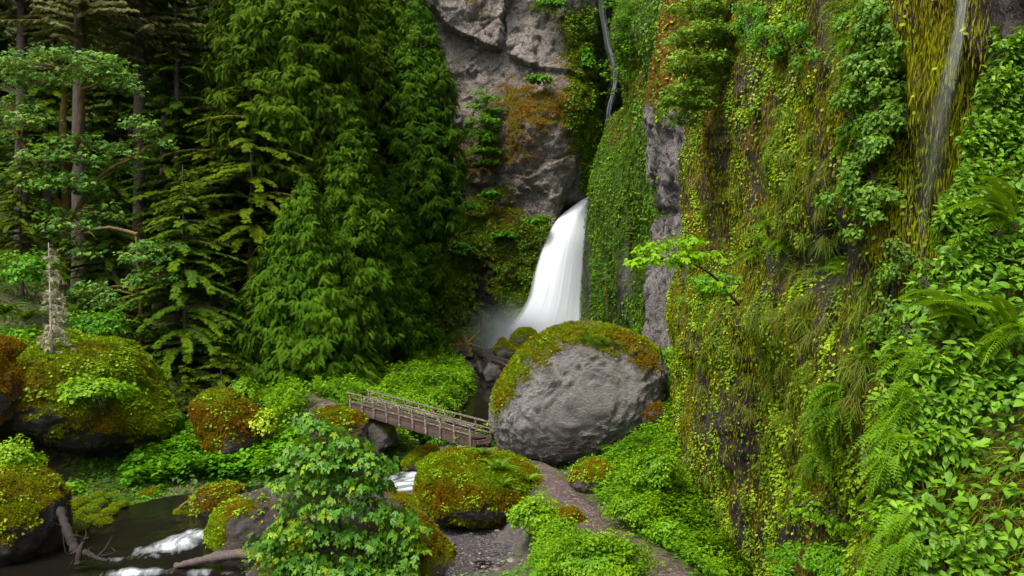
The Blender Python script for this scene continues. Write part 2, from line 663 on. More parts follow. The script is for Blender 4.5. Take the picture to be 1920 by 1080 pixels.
    M['c_hem'] = leaf_mat('hemlock_needles', [(0.015, 0.032, 0.003), (0.032, 0.059, 0.004), (0.056, 0.091, 0.006), (0.084, 0.119, 0.007)], .85, .12, .06)
    M['c_dark'] = leaf_mat('dark_needles', [(0.013, 0.031, 0.004), (0.026, 0.053, 0.005), (0.042, 0.080, 0.007), (0.058, 0.102, 0.010)], .65, .08, .2)
    M['c_olive'] = leaf_mat('olive_needles', [(0.036, 0.042, 0.011), (0.060, 0.068, 0.019), (0.088, 0.096, 0.030), (0.120, 0.124, 0.044)], .7, .1, .15)
    # wood and ground
    M['bark'] = bark_mat('conifer_bark', (.030, .020, .016), (.085, .062, .052), ((.10, .045, .005), (.07, .08, .006)), .60)
    M['bark_moss'] = bark_mat('mossy_bark', (.035, .025, .018), (.09, .07, .055), ((.17, .075, .006), (.10, .085, .006)), .42, .6)
    M['bark_pale'] = bark_mat('pale_dead_bark', (.22, .18, .16), (.45, .41, .37), ((.14, .065, .01), (.16, .09, .01)), .58, .4)
    M['drift'] = bark_mat('driftwood', (.008, .005, .004), (.030, .018, .013), None, .5, .5)
    M['log'] = bark_mat('wet_log', (.035, .024, .024), (.115, .085, .080), ((.10, .09, .006), (.13, .09, .008)), .58, .5)


def wood_mat(name, dark, mid, pale, k):
    m, nt, b, out = new_mat(name)
    g = N(nt)
    v = g.coord()
    n = g.noise(v, 3., 6, .7)
    n2 = g.noise(v, 14., 5, .7)
    c = g.ramp(n, [(.3, dark), (.62, mid)])
    c = g.mix(g.ramp(n2, [(k, (0, 0, 0)), (k + .07, (1, 1, 1))]), c, pale)
    g.l(c, b.inputs['Base Color'])
    b.inputs['Roughness'].default_value = .8
    g.l(g.bump(n2, .5, .03), b.inputs['Normal'])
    return m


def ground_mat():
    m, nt, b, out = new_mat('forest_floor')
    g = N(nt)
    v = g.coord()
    n = g.noise(v, .7, 6, .7)
    n2 = g.noise(v, 7., 5, .7)
    soil = g.ramp(n2, [(.35, (.018, .012, .008)), (.65, (.055, .036, .022))])
    moss = g.ramp(n2, [(.35, (.030, .045, .004)), (.5, (.07, .095, .006)), (.68, (.13, .15, .008))])
    c = g.mix(g.ramp(n, [(.42, (0, 0, 0)), (.55, (1, 1, 1))]), soil, moss)
    peb = g.ramp(n2, [(.3, (.035, .03, .03)), (.55, (.085, .072, .07)), (.75, (.17, .15, .14))])
    c = g.mix(g.attr('gravel'), c, peb)
    g.l(c, b.inputs['Base Color'])
    b.inputs['Roughness'].default_value = .9
    g.l(g.bump(g.math('ADD', n2, g.noise(v, 30., 4, .6)), .8, .08), b.inputs['Normal'])
    return m


def path_mat(name, a, c, e, s=1., rough=.8):
    m, nt, b, out = new_mat(name)
    g = N(nt)
    v = g.coord()
    n = g.noise(v, 1.3 * s, 5, .65)
    n2 = g.noise(v, 24. * s, 4, .7)
    vo = g.n('ShaderNodeTexVoronoi'); vo.inputs['Scale'].default_value = 14. * s
    g.l(v, vo.inputs['Vector'])
    col = g.ramp(g.math('ADD', g.math('MULTIPLY', n, .6), g.math('MULTIPLY', n2, .4)), [(.36, a), (.52, c), (.68, e)])
    sp = g.n('ShaderNodeSeparateColor'); g.l(vo.outputs['Color'], sp.inputs[0])
    col = g.mix(g.ramp(sp.outputs[0], [(.80, (0, 0, 0)), (.86, (.6, .6, .6))]), col, (.20, .18, .17))
    g.l(col, b.inputs['Base Color'])
    b.inputs['Roughness'].default_value = rough
    g.l(g.bump(g.math('ADD', n2, vo.outputs['Distance']), .7, .04), b.inputs['Normal'])
    return m


def water_mat():
    """dark clear stream with silky white water where the 'foam' attribute says"""
    m, nt, b, out = new_mat('stream_water')
    g = N(nt)
    u, w = g.attr('su'), g.attr('sw')
    cb = g.n('ShaderNodeCombineXYZ'); g.l(u, cb.inputs[0]); g.l(w, cb.inputs[1])
    n = g.n('ShaderNodeTexNoise'); g.l(cb.outputs[0], n.inputs['Vector'])
    n.inputs['Scale'].default_value = 1.; n.inputs['Detail'].default_value = 5; n.inputs['Roughness'].default_value = .6; n.inputs['Distortion'].default_value = .35
    nf = n.outputs['Fac']
    f = g.math('ADD', g.attr('foam'), g.math('MULTIPLY', g.math('SUBTRACT', nf, .5), 1.5))
    f = g.ramp(f, [(.40, (0, 0, 0)), (.75, (.28, .28, .28)), (1., (.75, .75, .75))])
    c = g.mix(f, (.008, .007, .005), (.80, .86, .90))
    g.l(c, b.inputs['Base Color'])
    r = g.mix(f, (.08,) * 3, (.7,) * 3)
    g.l(r, b.inputs['Roughness'])
    g.l(g.bump(nf, .35, .10), b.inputs['Normal'])
    b.inputs['Specular IOR Level'].default_value = .22
    return m


def fall_mat(name, edge=True, body=(.70, .74, .80), thin=0., k=3.2, na=2.6):
    """long-exposure falling water: streaked along the flow, breaking up to clear at its edges"""
    m, nt, b, out = new_mat(name)
    g = N(nt)
    cb = g.n('ShaderNodeCombineXYZ'); g.l(g.attr('su'), cb.inputs[0]); g.l(g.attr('sw'), cb.inputs[1])
    n = g.n('ShaderNodeTexNoise'); g.l(cb.outputs[0], n.inputs['Vector'])
    n.inputs['Scale'].default_value = 1.; n.inputs['Detail'].default_value = 4; n.inputs['Roughness'].default_value = .6
    nf = n.outputs['Fac']
    c = g.ramp(nf, [(.25, tuple(x * .88 for x in body)), (.60, body)])
    g.l(c, b.inputs['Base Color'])
    b.inputs['Roughness'].default_value = .6
    b.inputs['Specular IOR Level'].default_value = .2
    a = g.math('ADD', g.math('MULTIPLY', g.attr('dens'), k), g.math('MULTIPLY', g.math('SUBTRACT', nf, .5 + thin), na), clamp=True)
    g.l(a, b.inputs['Alpha'])
    return m
# ------------------------------------------------------------------ ground, stream, path
build_materials()
GP = [  # (px, py, distance) read as points of the ground
    (200, 950, 38), (330, 905, 41), (450, 880, 43), (120, 930, 40), (60, 960, 40), (480, 1030, 30.5), (900, 985, 31), (870, 1060, 27), (1000, 1065, 26.2), (1040, 1000, 28.5),
    (950, 960, 32.5), (700, 1040, 29), (820, 960, 33.5), (1090, 872, 35.5), (1020, 888, 35), (1240, 1070, 21.5), (1280, 1060, 23), (1230, 900, 29.5), (1190, 835, 32.5),
    (1230, 760, 36), (1130, 930, 28), (1150, 880, 31), (1250, 960, 27), (1000, 700, 78), (940, 690, 75), (770, 672, 76), (650, 692, 70), (900, 700, 70), (800, 832, 44.5), (880, 780, 52),
    (620, 756, 46), (560, 768, 49), (500, 840, 44.5), (550, 700, 60), (350, 765, 52), (200, 640, 52), (50, 600, 52), (0, 545, 60), (250, 560, 75), (500, 640, 75),
    (750, 650, 88), (830, 658, 95), (700, 565, 100), (400, 420, 110), (100, 330, 100), (-300, 250, 80), (-200, 500, 50), (-200, 760, 36), (-100, 900, 34), (900, 650, 100), (1050, 650, 90), (1150, 650, 80),
    (1220, 700, 50), (960, 860, 35), (900, 845, 36.2), (1050, 912, 30.6), (1100, 965, 26.8), (1150, 1010, 24), (650, 790, 46), (700, 840, 43)]
GX = [(-55, 130, 45), (-25, 140, 48), (-10, 140, 50), (-90, 60, 40), (-90, 100, 60), (2, 12, -5.0), (0, 4, -2.2), (0, 0, -1.7), (4.5, 12, -4.6), (-4, 20, -7.9), (-9, 12, -9.4), (-12, 5, -8.5),
      (-20, 20, -7.5), (-35, 25, -2), (-40, 5, 2), (3, 20, -7.0), (10, 10, -2), (0, -15, -1), (30, -10, 4), (20, 60, 0), (30, 100, 5), (60, 60, 15), (-60, -30, 15), (0, 160, 60), (60, 160, 60), (3, 17, -6.2), (0, 17, -7.0), (6, 22, -8.2), (7.5, 18, -8.4), (5.6, 25, -8.2), (6.5, 14, -7.6)]
_pts = np.array([P(*g) for g in GP] + [list(g) for g in GX])


def _phi(r): return np.sqrt(r * r + 4.)


_A = _phi(np.linalg.norm(_pts[:, None, :2] - _pts[None, :, :2], axis=2))
_n = len(_pts)
_K = np.zeros((_n + 1, _n + 1)); _K[:_n, :_n] = _A + np.eye(_n) * -.15; _K[_n, :_n] = 1; _K[:_n, _n] = 1
_w = np.linalg.solve(_K, np.append(_pts[:, 2], 0))

STREAM = curve([[-2.9, 103, -6.65, 11], list(P(905, 650, 98)) + [12.0], list(P(925, 668, 86)) + [8.0], [-.6, 70, -7.3, 4.5], [-1.0, 55, -7.85, 4], [-2.35, 44, -8.15, 4.2],
                [-3.4, 40.5, -8.42, 4.2], [-5.0, 38.2, -8.6, 4.6], [-9, 37.4, -8.82, 5], [-12.4, 35.5, -8.97, 5.8], [-13.3, 32, -9.04, 6.2],
                [-12.9, 28.5, -9.2, 7.6], [-11.3, 22, -9.4, 9], [-9, 12, -9.7, 7], [-9, 0, -10, 7]], 240)
PATH = curve([list(P(893, 842, 36.4)), list(P(940, 852, 35.4)), list(P(985, 872, 33.6)), list(P(1040, 905, 31)), list(P(1085, 950, 28)), list(P(1105, 985, 26)), list(P(1150, 1012, 24.2)), list(P(1215, 1045, 22.2)), list(P(1262, 1085, 20.3)), [3.9, 17, -5.9], [3.4, 12, -4.8], [2, 5, -2.4], [0, 0, -1.65]], 160)
PATH2 = curve([list(P(628, 762, 43.4)), list(P(600, 752, 46.5)), list(P(570, 735, 53)), list(P(640, 700, 67)), list(P(760, 682, 74)), list(P(880, 680, 78))], 80)


PATH3 = curve([list(P(985, 866, 33.8)), list(P(1040, 889, 33.2)), list(P(1085, 884, 33.4)), list(P(1120, 876, 33.8))], 50)


def near_line(xy, L):
    """distance to a polyline given as samples, and the index of its closest sample"""
    d = np.full(len(xy), 1e9); k = np.zeros(len(xy), int)
    for s in range(0, len(L), 40):
        D = np.linalg.norm(xy[:, None] - L[None, s:s + 40, :2], axis=2)
        j = D.argmin(1); v = D[np.arange(len(xy)), j]
        m = v < d
        d[m] = v[m]; k[m] = j[m] + s
    return d, k


def H(x, y, detail=True, full=False):
    x, y = np.atleast_1d(x).astype(float), np.atleast_1d(y).astype(float)
    xy = np.stack([x, y], 1)
    z = np.zeros(len(x))
    for s in range(0, len(x), 20000):
        z[s:s + 20000] = _phi(np.linalg.norm(xy[s:s + 20000, None] - _pts[None, :, :2], axis=2)) @ _w[:-1] + _w[-1]
    p3 = np.stack([x, y, np.zeros(len(x))], 1)
    dp, kp = near_line(xy, PATH)
    dq, kq = near_line(xy, PATH2)
    ds, ks = near_line(xy, STREAM)
    amp = ss(.5, 2.5, dp) * ss(.5, 2.5, dq)
    z += amp * (.45 * fbm(p3, 4., 3, 5) + .12 * fbm(p3, .8, 3, 9))
    gb = np.exp(-(((x + 1.3) / 2.4) ** 2 + ((y - 28.5) / 4.) ** 2) * 1.2)
    # stream bed
    sw = STREAM[ks, 3] * .5
    bank = ss(sw * .75, sw + 1.3, ds)
    z = np.where(ds < sw + 1.3, (STREAM[ks, 2] - .75) * (1 - bank) + np.maximum(z, STREAM[ks, 2] - .3) * bank, z)
    wp = 1 - ss(.55, 2.0, dp)
    z = z * (1 - wp) + PATH[kp, 2] * wp
    d3, k3 = near_line(xy, PATH3)
    w3 = np.exp(-(d3 / 1.1) ** 2) * (1 - wp)
    z = z * (1 - w3) + PATH3[k3, 2] * w3
    wq = 1 - ss(.5, 1.6, dq)
    z = z * (1 - wq) + PATH2[kq, 2] * wq
    if full:
        return z, dp, dq, ds, sw, gb
    return z


def H1(x, y): return float(H([x], [y])[0])


xs = np.concatenate([-np.geomspace(300, 47, 22), np.arange(-45, 14, .3), np.geomspace(15, 300, 20)])
ys = np.concatenate([-np.geomspace(300, 3, 16), np.arange(0, 20, .8), np.arange(20, 60, .25), np.arange(60, 112, .6), np.geomspace(113, 400, 18)])
X, Yg = np.meshgrid(xs, ys, indexing='ij')
z, dp, dq, ds, sw, gb = H(X.ravel(), Yg.ravel(), full=True)
far = np.maximum(np.abs(X.ravel()) - 90, 0) + np.maximum(Yg.ravel() - 160, 0) + np.maximum(-Yg.ravel() - 30, 0)
z = np.where(far > 0, np.clip(z, -5, 75), z)
GV = np.stack([X.ravel(), Yg.ravel(), z], 1)
GQ = grid_faces(len(xs), len(ys))
grav = np.clip(np.maximum(gb * 1.6 - .3, (1 - ss(0, 1.6, np.maximum(ds - sw, 0))) * .8), 0, 1)
ground = mesh_obj('ground', GV, [GQ], ground_mat(), None, {'gravel': grav})
tag(ground, kind='structure')
GT = quad_tris(GQ)
gpx, gpy = proj(GV)


def ribbon(L, width, nw, lift, edge, wob, name, mat, seed=0, attrs=None):
    L = np.asarray(L)
    n = len(L)
    d = norm(np.gradient(L[:, :3], axis=0) * np.array([1, 1, 0]))
    s = np.stack([d[:, 1], -d[:, 0], np.zeros(n)], 1)
    w = np.broadcast_to(np.asarray(width, float), (n,)) * .5
    wl = w * (1 + wob * fbm(L[:, :3], 1.6, 3, seed)); wr = w * (1 + wob * fbm(L[:, :3] + 31, 1.6, 3, seed))
    t = np.linspace(-1, 1, nw)
    off = np.where(t[None] < 0, t[None] * wl[:, None], t[None] * wr[:, None])
    V = L[:, None, :3] + s[:, None] * off[:, :, None]
    V = V.reshape(-1, 3)
    tt = np.tile(t, n)
    return V, tt, grid_faces(n, nw)


for nm, L, w in (('path', PATH, 1.25), ('side_path', PATH3, 1.5), ('far_path', PATH2, 1.1)):
    V, tt, q = ribbon(L, w, 13, 0, 0, .35, nm, None, 3)
    V[:, 2] = H(V[:, 0], V[:, 1]) + .07 - .22 * np.abs(tt) ** 4 + .02 * fbm(V, .4, 3, 2)
    M.setdefault('path', path_mat('dirt_path', (.034, .019, .015), (.066, .039, .032), (.105, .070, .060), 1.))
    tag(mesh_obj(nm, V, [q], M['path']), kind='structure')

# gravel bar: dark river gravel, on the near side of the mossy mound
gx, gy = np.meshgrid(np.linspace(-5.2, 3.0, 110), np.linspace(23.5, 33.8, 120), indexing='ij')
V = np.stack([gx.ravel(), gy.ravel(), np.zeros(gx.size)], 1)
ed = ((V[:, 0] + 1.2) / 3.2) ** 2 + ((V[:, 1] - 29) / 4.4) ** 2 + .25 * fbm(V, 1.5, 3, 8)
V[:, 2] = H(V[:, 0], V[:, 1]) * .5 + .5 * (-8.36 + .03 * (V[:, 1] - 28)) + .05 * fbm(V, .5, 3, 4)
V[:, 2] -= ss(.85, 1.15, ed) * .9
V[:, 2] += .03
BAR = V
q = grid_faces(110, 120)
BARQ = q
tag(mesh_obj('gravel_bar', V, [q], path_mat('river_gravel', (.013, .010, .012), (.030, .024, .026), (.065, .055, .057), 1.6)), kind='structure')

# stream
V, tt, q = ribbon(STREAM, STREAM[:, 3] + 1.2, 41, 0, 0, .0, 'water', None)
su = np.repeat(np.arange(240) * .45, 41)
px, py = proj(V)
# the flow drops in small steps; crests run across the flow
fo = blobs(px, py, [(740, 915, 75, 22, .75), (800, 890, 50, 24, .7), (865, 848, 50, 16, .8), (375, 1003, 40, 14, .62), (340, 1018, 50, 14, .7), (295, 1034, 60, 12, .62), (240, 1050, 60, 9, .5),
                    (270, 1074, 70, 10, .75), (225, 1082, 60, 12, .45), (350, 932, 25, 5, .25), (400, 1075, 60, 10, .5), (945, 645, 70, 8, .62), (900, 640, 60, 6, .3), (1010, 640, 60, 14, 1.0), (900, 660, 60, 9, .22)])
V[:, 2] += .06 * fbm(np.stack([su * .9, tt * 3, 0 * su], 1), 1., 3, 7) * (.4 + fo) + .10 * np.clip(fo, 0, 1)
tag(mesh_obj('stream_water', V, [q], water_mat(), None, {'foam': fo, 'su': su * .30, 'sw': tt * 8}), kind='structure')

# shallow side water over gravel at the bottom of the view
gx, gy = np.meshgrid(np.linspace(-4.2, 2.2, 60), np.linspace(22.5, 29.2, 60), indexing='ij')
V = np.stack([gx.ravel(), gy.ravel(), np.zeros(gx.size)], 1)
V[:, 2] = -8.42 + .012 * fbm(V, .5, 2, 4)
m, nt, b, out = new_mat('shallow_water')
b.inputs['Base Color'].default_value = (.5, .5, .5, 1); b.inputs['Roughness'].default_value = .06
b.inputs['Transmission Weight'].default_value = 1.; b.inputs['IOR'].default_value = 1.33
g = N(nt); g.l(g.bump(g.noise(g.coord(), 6., 3), .25, .04), b.inputs['Normal'])
tag(mesh_obj('shallow_water', V, [grid_faces(60, 60)], m), kind='structure')
# ------------------------------------------------------------------ cliffs
def cliff(name, plan, z0, z1, du, dz, mat, offs, edge=None, zshift=None, seed=1, fine=(.35, .12), st=(1, 1, .5), moss=None, hue=None, wet=None, mossup=.9, blocks=None):
    """an upright rock face over a plan polyline [(px, Y)]; offs(px, py, base) pushes it out along its own plan normal"""
    pl = curve([[(p - 960) / F * Y, Y, 0] for p, Y in plan], 400)
    s = np.concatenate([[0], np.cumsum(np.linalg.norm(np.diff(pl, axis=0), axis=1))])
    nu = int(s[-1] / du)
    u = np.linspace(0, s[-1], nu)
    B = np.stack([np.interp(u, s, pl[:, 0]), np.interp(u, s, pl[:, 1]), 0 * u], 1)
    d = norm(np.gradient(B, axis=0))
    nr = np.stack([-d[:, 1], d[:, 0], 0 * u], 1)
    zz = np.arange(z0, z1, dz)
    V = np.repeat(B, len(zz), 0); V[:, 2] = np.tile(zz, nu)
    Nn = np.repeat(nr, len(zz), 0)
    flip = ((Nn * V)[:, :2].sum() > 0)
    if flip: Nn = -Nn
    px, py = proj(V)
    if edge is not None:
        V[:, 0] += edge(px, py, V)
        px, py = proj(V)
    V = V + Nn * offs(px, py, V)[:, None]
    a, bfine = fine
    V += Nn * (a * fbm(V, 2.8, 4, seed, .55, st) + bfine * fbm(V, .6, 3, seed + 9, .6, st))[:, None]
    if blocks:
        size, amp, stt = blocks[:3]
        W = V + .35 * size * np.stack([fbm(V, size, 3, 31), fbm(V, size, 3, 47), fbm(V, size, 3, 53)], 1)
        d1, d2, c = worley(W, size, seed + 40, stt)
        V += Nn * ((c - .5) * amp * ss(0, .12, d2 - d1) - amp * .45 * (1 - ss(0, .10, d2 - d1)))[:, None]
        if len(blocks) > 3:
            s2, a2, st2 = blocks[3:]
            W = V + .3 * s2 * np.stack([fbm(V, s2, 2, 61), fbm(V, s2, 2, 67), fbm(V, s2, 2, 71)], 1)
            d1, d2, c = worley(W, s2, seed + 60, st2)
            V += Nn * ((c - .5) * a2 * ss(0, .15, d2 - d1) - a2 * .5 * (1 - ss(0, .14, d2 - d1)))[:, None]
    q = grid_faces(nu, len(zz))
    if not flip: q = q[:, ::-1]
    T = quad_tris(q)
    VN = vert_normals(V, T)
    px, py = proj(V)
    A = {'moss': moss(px, py, V, VN) if moss else 0 * px, 'hue': hue(px, py, V, VN) if hue else 0 * px, 'wet': wet(px, py, V, VN) if wet else 0 * px}
    o = mesh_obj(name, V, [q], mat, None, A)
    tag(o, kind='structure')
    return dict(V=V, T=T, N=VN, px=px, py=py, A=A)


# --- back cliff, with the slot of the upper fall
SLAB1 = [(700, -400), (962, -400), (962, 0), (948, 45), (940, 98), (905, 85), (862, 66), (835, 52), (815, 20), (760, 10)]
SLAB2 = [(962, -400), (1105, -400), (1110, 150), (1075, 158), (1040, 140), (1000, 132), (958, 108), (952, 50)]
SLAB3 = [(845, 70), (900, 95), (945, 112), (965, 122), (1000, 140), (1000, 210), (960, 330), (900, 380), (840, 400), (800, 200)]


def off_back(px, py, V):
    w = 6 * fbm(V, 2.5, 3, 77)
    o = 1.9 * inpoly(px + w, py + w, SLAB1) + 1.0 * inpoly(px + w, py + w, SLAB2)
    o += blobs(px, py, [(1010, 235, 85, 85, 4.2), (1060, 190, 40, 60, 2.2), (1020, 330, 70, 70, 2.0), (1105, 300, 22, 60, 1.2)])
    # the lower part steps out and is undercut beside the fall
    o += (1.6 * ss(370, 430, py) + 6.5 * np.clip((py - 390) / 260, 0, 1.05)) * (1 - ss(940, 1040, px + .18 * (py - 450)))
    o += blobs(px, py, [(1030, 470, 18, 90, 2.6), (1000, 560, 22, 60, 2.6), (975, 615, 26, 30, 3.0), (905, 540, 34, 50, -1.5), (945, 600, 25, 30, -1.6)])
    slot = ss(1108, 1122, px + 4 * fbm(V, 3, 2, 5)) * (1 - ss(1212, 1235, px)) * (1 - ss(205, 250, py))
    o -= 16 * slot
    o -= 2.5 * ss(1085, 1108, px) * (1 - ss(1108, 1125, px)) * 0
    o -= 3.0 * ss(1040, 1075, px) * ss(375, 420, py)
    return o


def moss_back(px, py, V, VN):
    m = .10 + .22 * fbm(V, 1.6, 3, 14) + .55 * np.clip(VN[:, 2], 0, 1)
    m += blobs(px, py, [(960, 190, 60, 50, .38), (1050, 215, 50, 45, .40), (990, 290, 50, 70, .40), (900, 310, 60, 60, .32), (1100, 110, 40, 90, .60), (1110, 230, 35, 70, .8),
                        (1070, 50, 45, 35, .45), (1010, 10, 40, 25, .40), (880, 15, 30, 15, .30), (1120, 300, 30, 70, .6), (905, 100, 30, 30, .10)])
    m += .62 * ss(340, 430, py + 30 * fbm(V, 5, 2, 8)) * (1 - blobs(px, py, [(1030, 340, 55, 60, .75), (985, 380, 30, 40, .5)]).clip(0, 1))
    m += .5 * ss(1085, 1100, px) * ss(200, 240, py)
    m -= blobs(px, py, [(905, 540, 28, 60, .55), (880, 600, 40, 20, .4), (1000, 90, 55, 60, .3), (880, 60, 50, 40, .22), (1010, 350, 40, 45, .35), (870, 190, 30, 100, .12), (1050, 500, 40, 150, .3)])
    return m


def hue_back(px, py, V, VN):
    h = .60 - .42 * ss(350, 450, py) - .6 * ss(1075, 1100, px) + blobs(px, py, [(960, 420, 60, 30, .3), (1000, 300, 60, 60, .2), (950, 180, 60, 60, .15), (1070, 60, 50, 40, -.5), (1010, 10, 40, 30, -.5)])
    return h


def wet_back(px, py, V, VN):
    return np.clip(blobs(px, py, [(905, 540, 60, 70, 1.2), (940, 610, 80, 40, 1.2)]) + ss(1108, 1125, px) * (1 - ss(225, 260, py)) * .95 + ss(1035, 1065, px) * ss(365, 400, py), 0, 1)


BACK = cliff('back_cliff', [(560, 100), (700, 99), (820, 101), (900, 101), (1000, 100), (1070, 101), (1130, 103), (1200, 106), (1300, 108)], -8, 66, .17, .17, M['cliff_far'], off_back,
             seed=3, fine=(.55, .17), st=(1, 1, .8), moss=moss_back, hue=hue_back, wet=wet_back, blocks=(5.5, .75, (1, 1, .6), 1.5, .38, (1, 1, 1.5)))


# --- mossy wall right of the fall
def edge_fall(px, py, V):
    e = 8 + np.interp(py, [-600, 0, 130, 200, 225, 290, 350, 450, 560, 620, 700], [1170, 1166, 1166, 1166, 1143, 1120, 1103, 1094, 1088, 1084, 1081])
    return (e - 1105) / F * V[:, 1] * (1 - ss(1130, 1190, px)) * ss(60, 70, V[:, 1])


def moss_fw(px, py, V, VN):
    return .78 - blobs(px, py, [(1175, 500, 14, 80, .35), (1160, 560, 10, 60, .4), (1215, 560, 30, 60, .25), (1100, 520, 8, 110, .5), (1215, 150, 30, 40, .2)]) + .3 * np.clip(VN[:, 2], 0, 1)


FW = cliff('fall_side_cliff', [(1330, 68), (1260, 72), (1200, 80), (1150, 88), (1118, 92), (1105, 95), (1106, 99), (1118, 104), (1150, 112)], -8, 62, .17, .2, M['cliff_mid'],
           lambda px, py, V: 1.0 * ss(330, 230, py) * 0 + blobs(px, py, [(1150, 450, 25, 200, .9), (1210, 300, 30, 150, 1.2), (1180, 450, 12, 200, -.7), (1200, 60, 40, 60, 2.), (1190, 560, 9, 90, -.8)]),
           edge=edge_fall, seed=11, fine=(.55, .2), st=(1, 1, 1.6), moss=moss_fw, hue=lambda px, py, V, VN: .12 + blobs(px, py, [(1200, 160, 60, 60, .5), (1150, 250, 30, 40, .4)]),
           wet=lambda px, py, V, VN: blobs(px, py, [(1100, 520, 12, 120, 1.), (1160, 560, 12, 70, 1.)]))


# --- middle cliff: pale broken columns, rust moss above
def edge_mid(px, py, V):
    e = np.interp(py, [-600, -100, 60, 130, 200, 300, 390, 470, 560, 650], [1275, 1262, 1250, 1240, 1228, 1229, 1236, 1232, 1216, 1206])
    return (e - 1228) / F * V[:, 1] * (1 - ss(1262, 1300, px))


def off_mid(px, py, V):
    lx = px + 8 * fbm(V, 1.6, 3, 66, st=(1, 1, 2))
    col = .40 * np.cos((lx - 1228) / 15 * math.pi)
    o = col * .6 + .16 * fbm(V, .45, 3, 68, st=(.7, .7, 1.6)) + blobs(px, py, [(1265, 300, 30, 60, .4), (1250, 398, 30, 8, -.5), (1275, 330, 14, 30, .4), (1265, 220, 40, 24, .4), (1255, 120, 30, 90, .5)])
    return o


MID = cliff('middle_cliff', [(1420, 38), (1340, 45), (1290, 52), (1250, 57), (1230, 59.5), (1228, 62), (1236, 66), (1262, 76)], -8, 46, .10, .10, M['cliff_mid'], off_mid, edge=edge_mid, seed=21,
            fine=(.45, .16), st=(.6, .6, 1.8), blocks=(1.5, .32, (.6, .6, 1.8), .6, .16, (1, 1, 1.6)),
            moss=lambda px, py, V, VN: .10 + .55 * ss(235, 190, py + 18 * fbm(V, 1.5, 3, 3)) + .40 * np.clip(VN[:, 2] - .2, 0, 1) + blobs(px, py, [(1232, 260, 12, 60, .3), (1228, 360, 10, 60, .4), (1295, 400, 12, 200, .3), (1240, 400, 20, 16, .35), (1285, 470, 20, 20, .3)]),
            hue=lambda px, py, V, VN: .20 + .55 * ss(235, 170, py))


# --- near wall
def edge_near(px, py, V):
    e = np.interp(py, [-600, 0, 120, 250, 400, 480, 600, 700, 800, 900, 1000, 1060, 1200], [1310, 1300, 1296, 1294, 1290, 1284, 1266, 1258, 1250, 1256, 1284, 1312, 1330])
    return (e - 1266) / F * V[:, 1] * (1 - ss(1330, 1480, px))


def off_near(px, py, V):
    o = blobs(px, py, [(1555, 460, 45, 75, -1.15), (1500, 500, 50, 30, -.3), (1400, 820, 60, 110, -.35), (1340, 900, 40, 60, -.25), (1640, 250, 50, 230, .35), (1760, 250, 60, 300, .15), (1690, 700, 22, 200, -.45), (1580, 800, 40, 90, .25),
                      (1450, 600, 90, 40, .3), (1330, 620, 40, 70, .25), (1700, 250, 14, 280, -.4), (1600, 950, 40, 100, -.2)])
    o += .20 * fbm(V, .55, 3, 91, st=(1, 1, 6)) + .10 * fbm(V, .22, 2, 95, st=(1, 1, 9)) + .35 * fbm(V, 3.5, 3, 97, st=(1, 1, 1.3)) + .25 * np.clip(fbm(V, 1.4, 3, 98, st=(1, 1, .5)), -.2, 1)
    dz_ = ss(1670, 1720, px + (py - 300) * .10) * ss(1890, 1850, px)
    o += dz_ * .16 * np.abs(fbm(V, .30, 3, 99, st=(1, 1, 14)))
    return o


def moss_near(px, py, V, VN):
    m = .62 + .25 * np.clip(VN[:, 2], -.5, 1)
    m -= blobs(px, py, [(1555, 460, 50, 75, .9), (1545, 350, 30, 40, .2), (1500, 480, 40, 60, .15), (1390, 830, 55, 90, .22), (1440, 1000, 90, 50, .22), (1280, 880, 14, 60, .5), (1690, 780, 16, 120, .5), (1605, 920, 22, 60, .5), (1420, 160, 40, 80, .12), (1700, 20, 35, 40, .35)])
    m += .32 * fbm(V, 1.1, 3, 12, st=(1, 1, 2.2)) - .08
    return m


NEAR = cliff('near_cliff', [(2300, 7.6), (2000, 9.2), (1850, 10.6), (1700, 13.2), (1600, 15.8), (1500, 19.0), (1400, 23.4), (1320, 28.), (1285, 31.), (1267, 33.5), (1268, 35.2), (1290, 38.), (1330, 41)],
             -9.5, 19, .075, .075, M['cliff_near'], off_near, edge=edge_near, seed=31, fine=(.42, .10), st=(1, 1, 1.6), moss=moss_near,
             hue=lambda px, py, V, VN: .42 + .25 * fbm(V, 2.2, 2, 44) - .35 * ss(480, 560, py) * (1 - ss(800, 950, py)) + blobs(px, py, [(1310, 350, 30, 200, .3), (1430, 300, 60, 200, .15), (1500, 100, 100, 100, -.3), (1400, 900, 100, 100, .2)]),
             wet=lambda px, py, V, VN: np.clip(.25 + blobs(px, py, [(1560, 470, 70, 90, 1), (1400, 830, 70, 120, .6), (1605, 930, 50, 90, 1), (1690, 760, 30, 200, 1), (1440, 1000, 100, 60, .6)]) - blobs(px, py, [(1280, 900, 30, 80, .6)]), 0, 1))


# ------------------------------------------------------------------ boulders traced by outline, each with its own depth
BOULDERS = {}


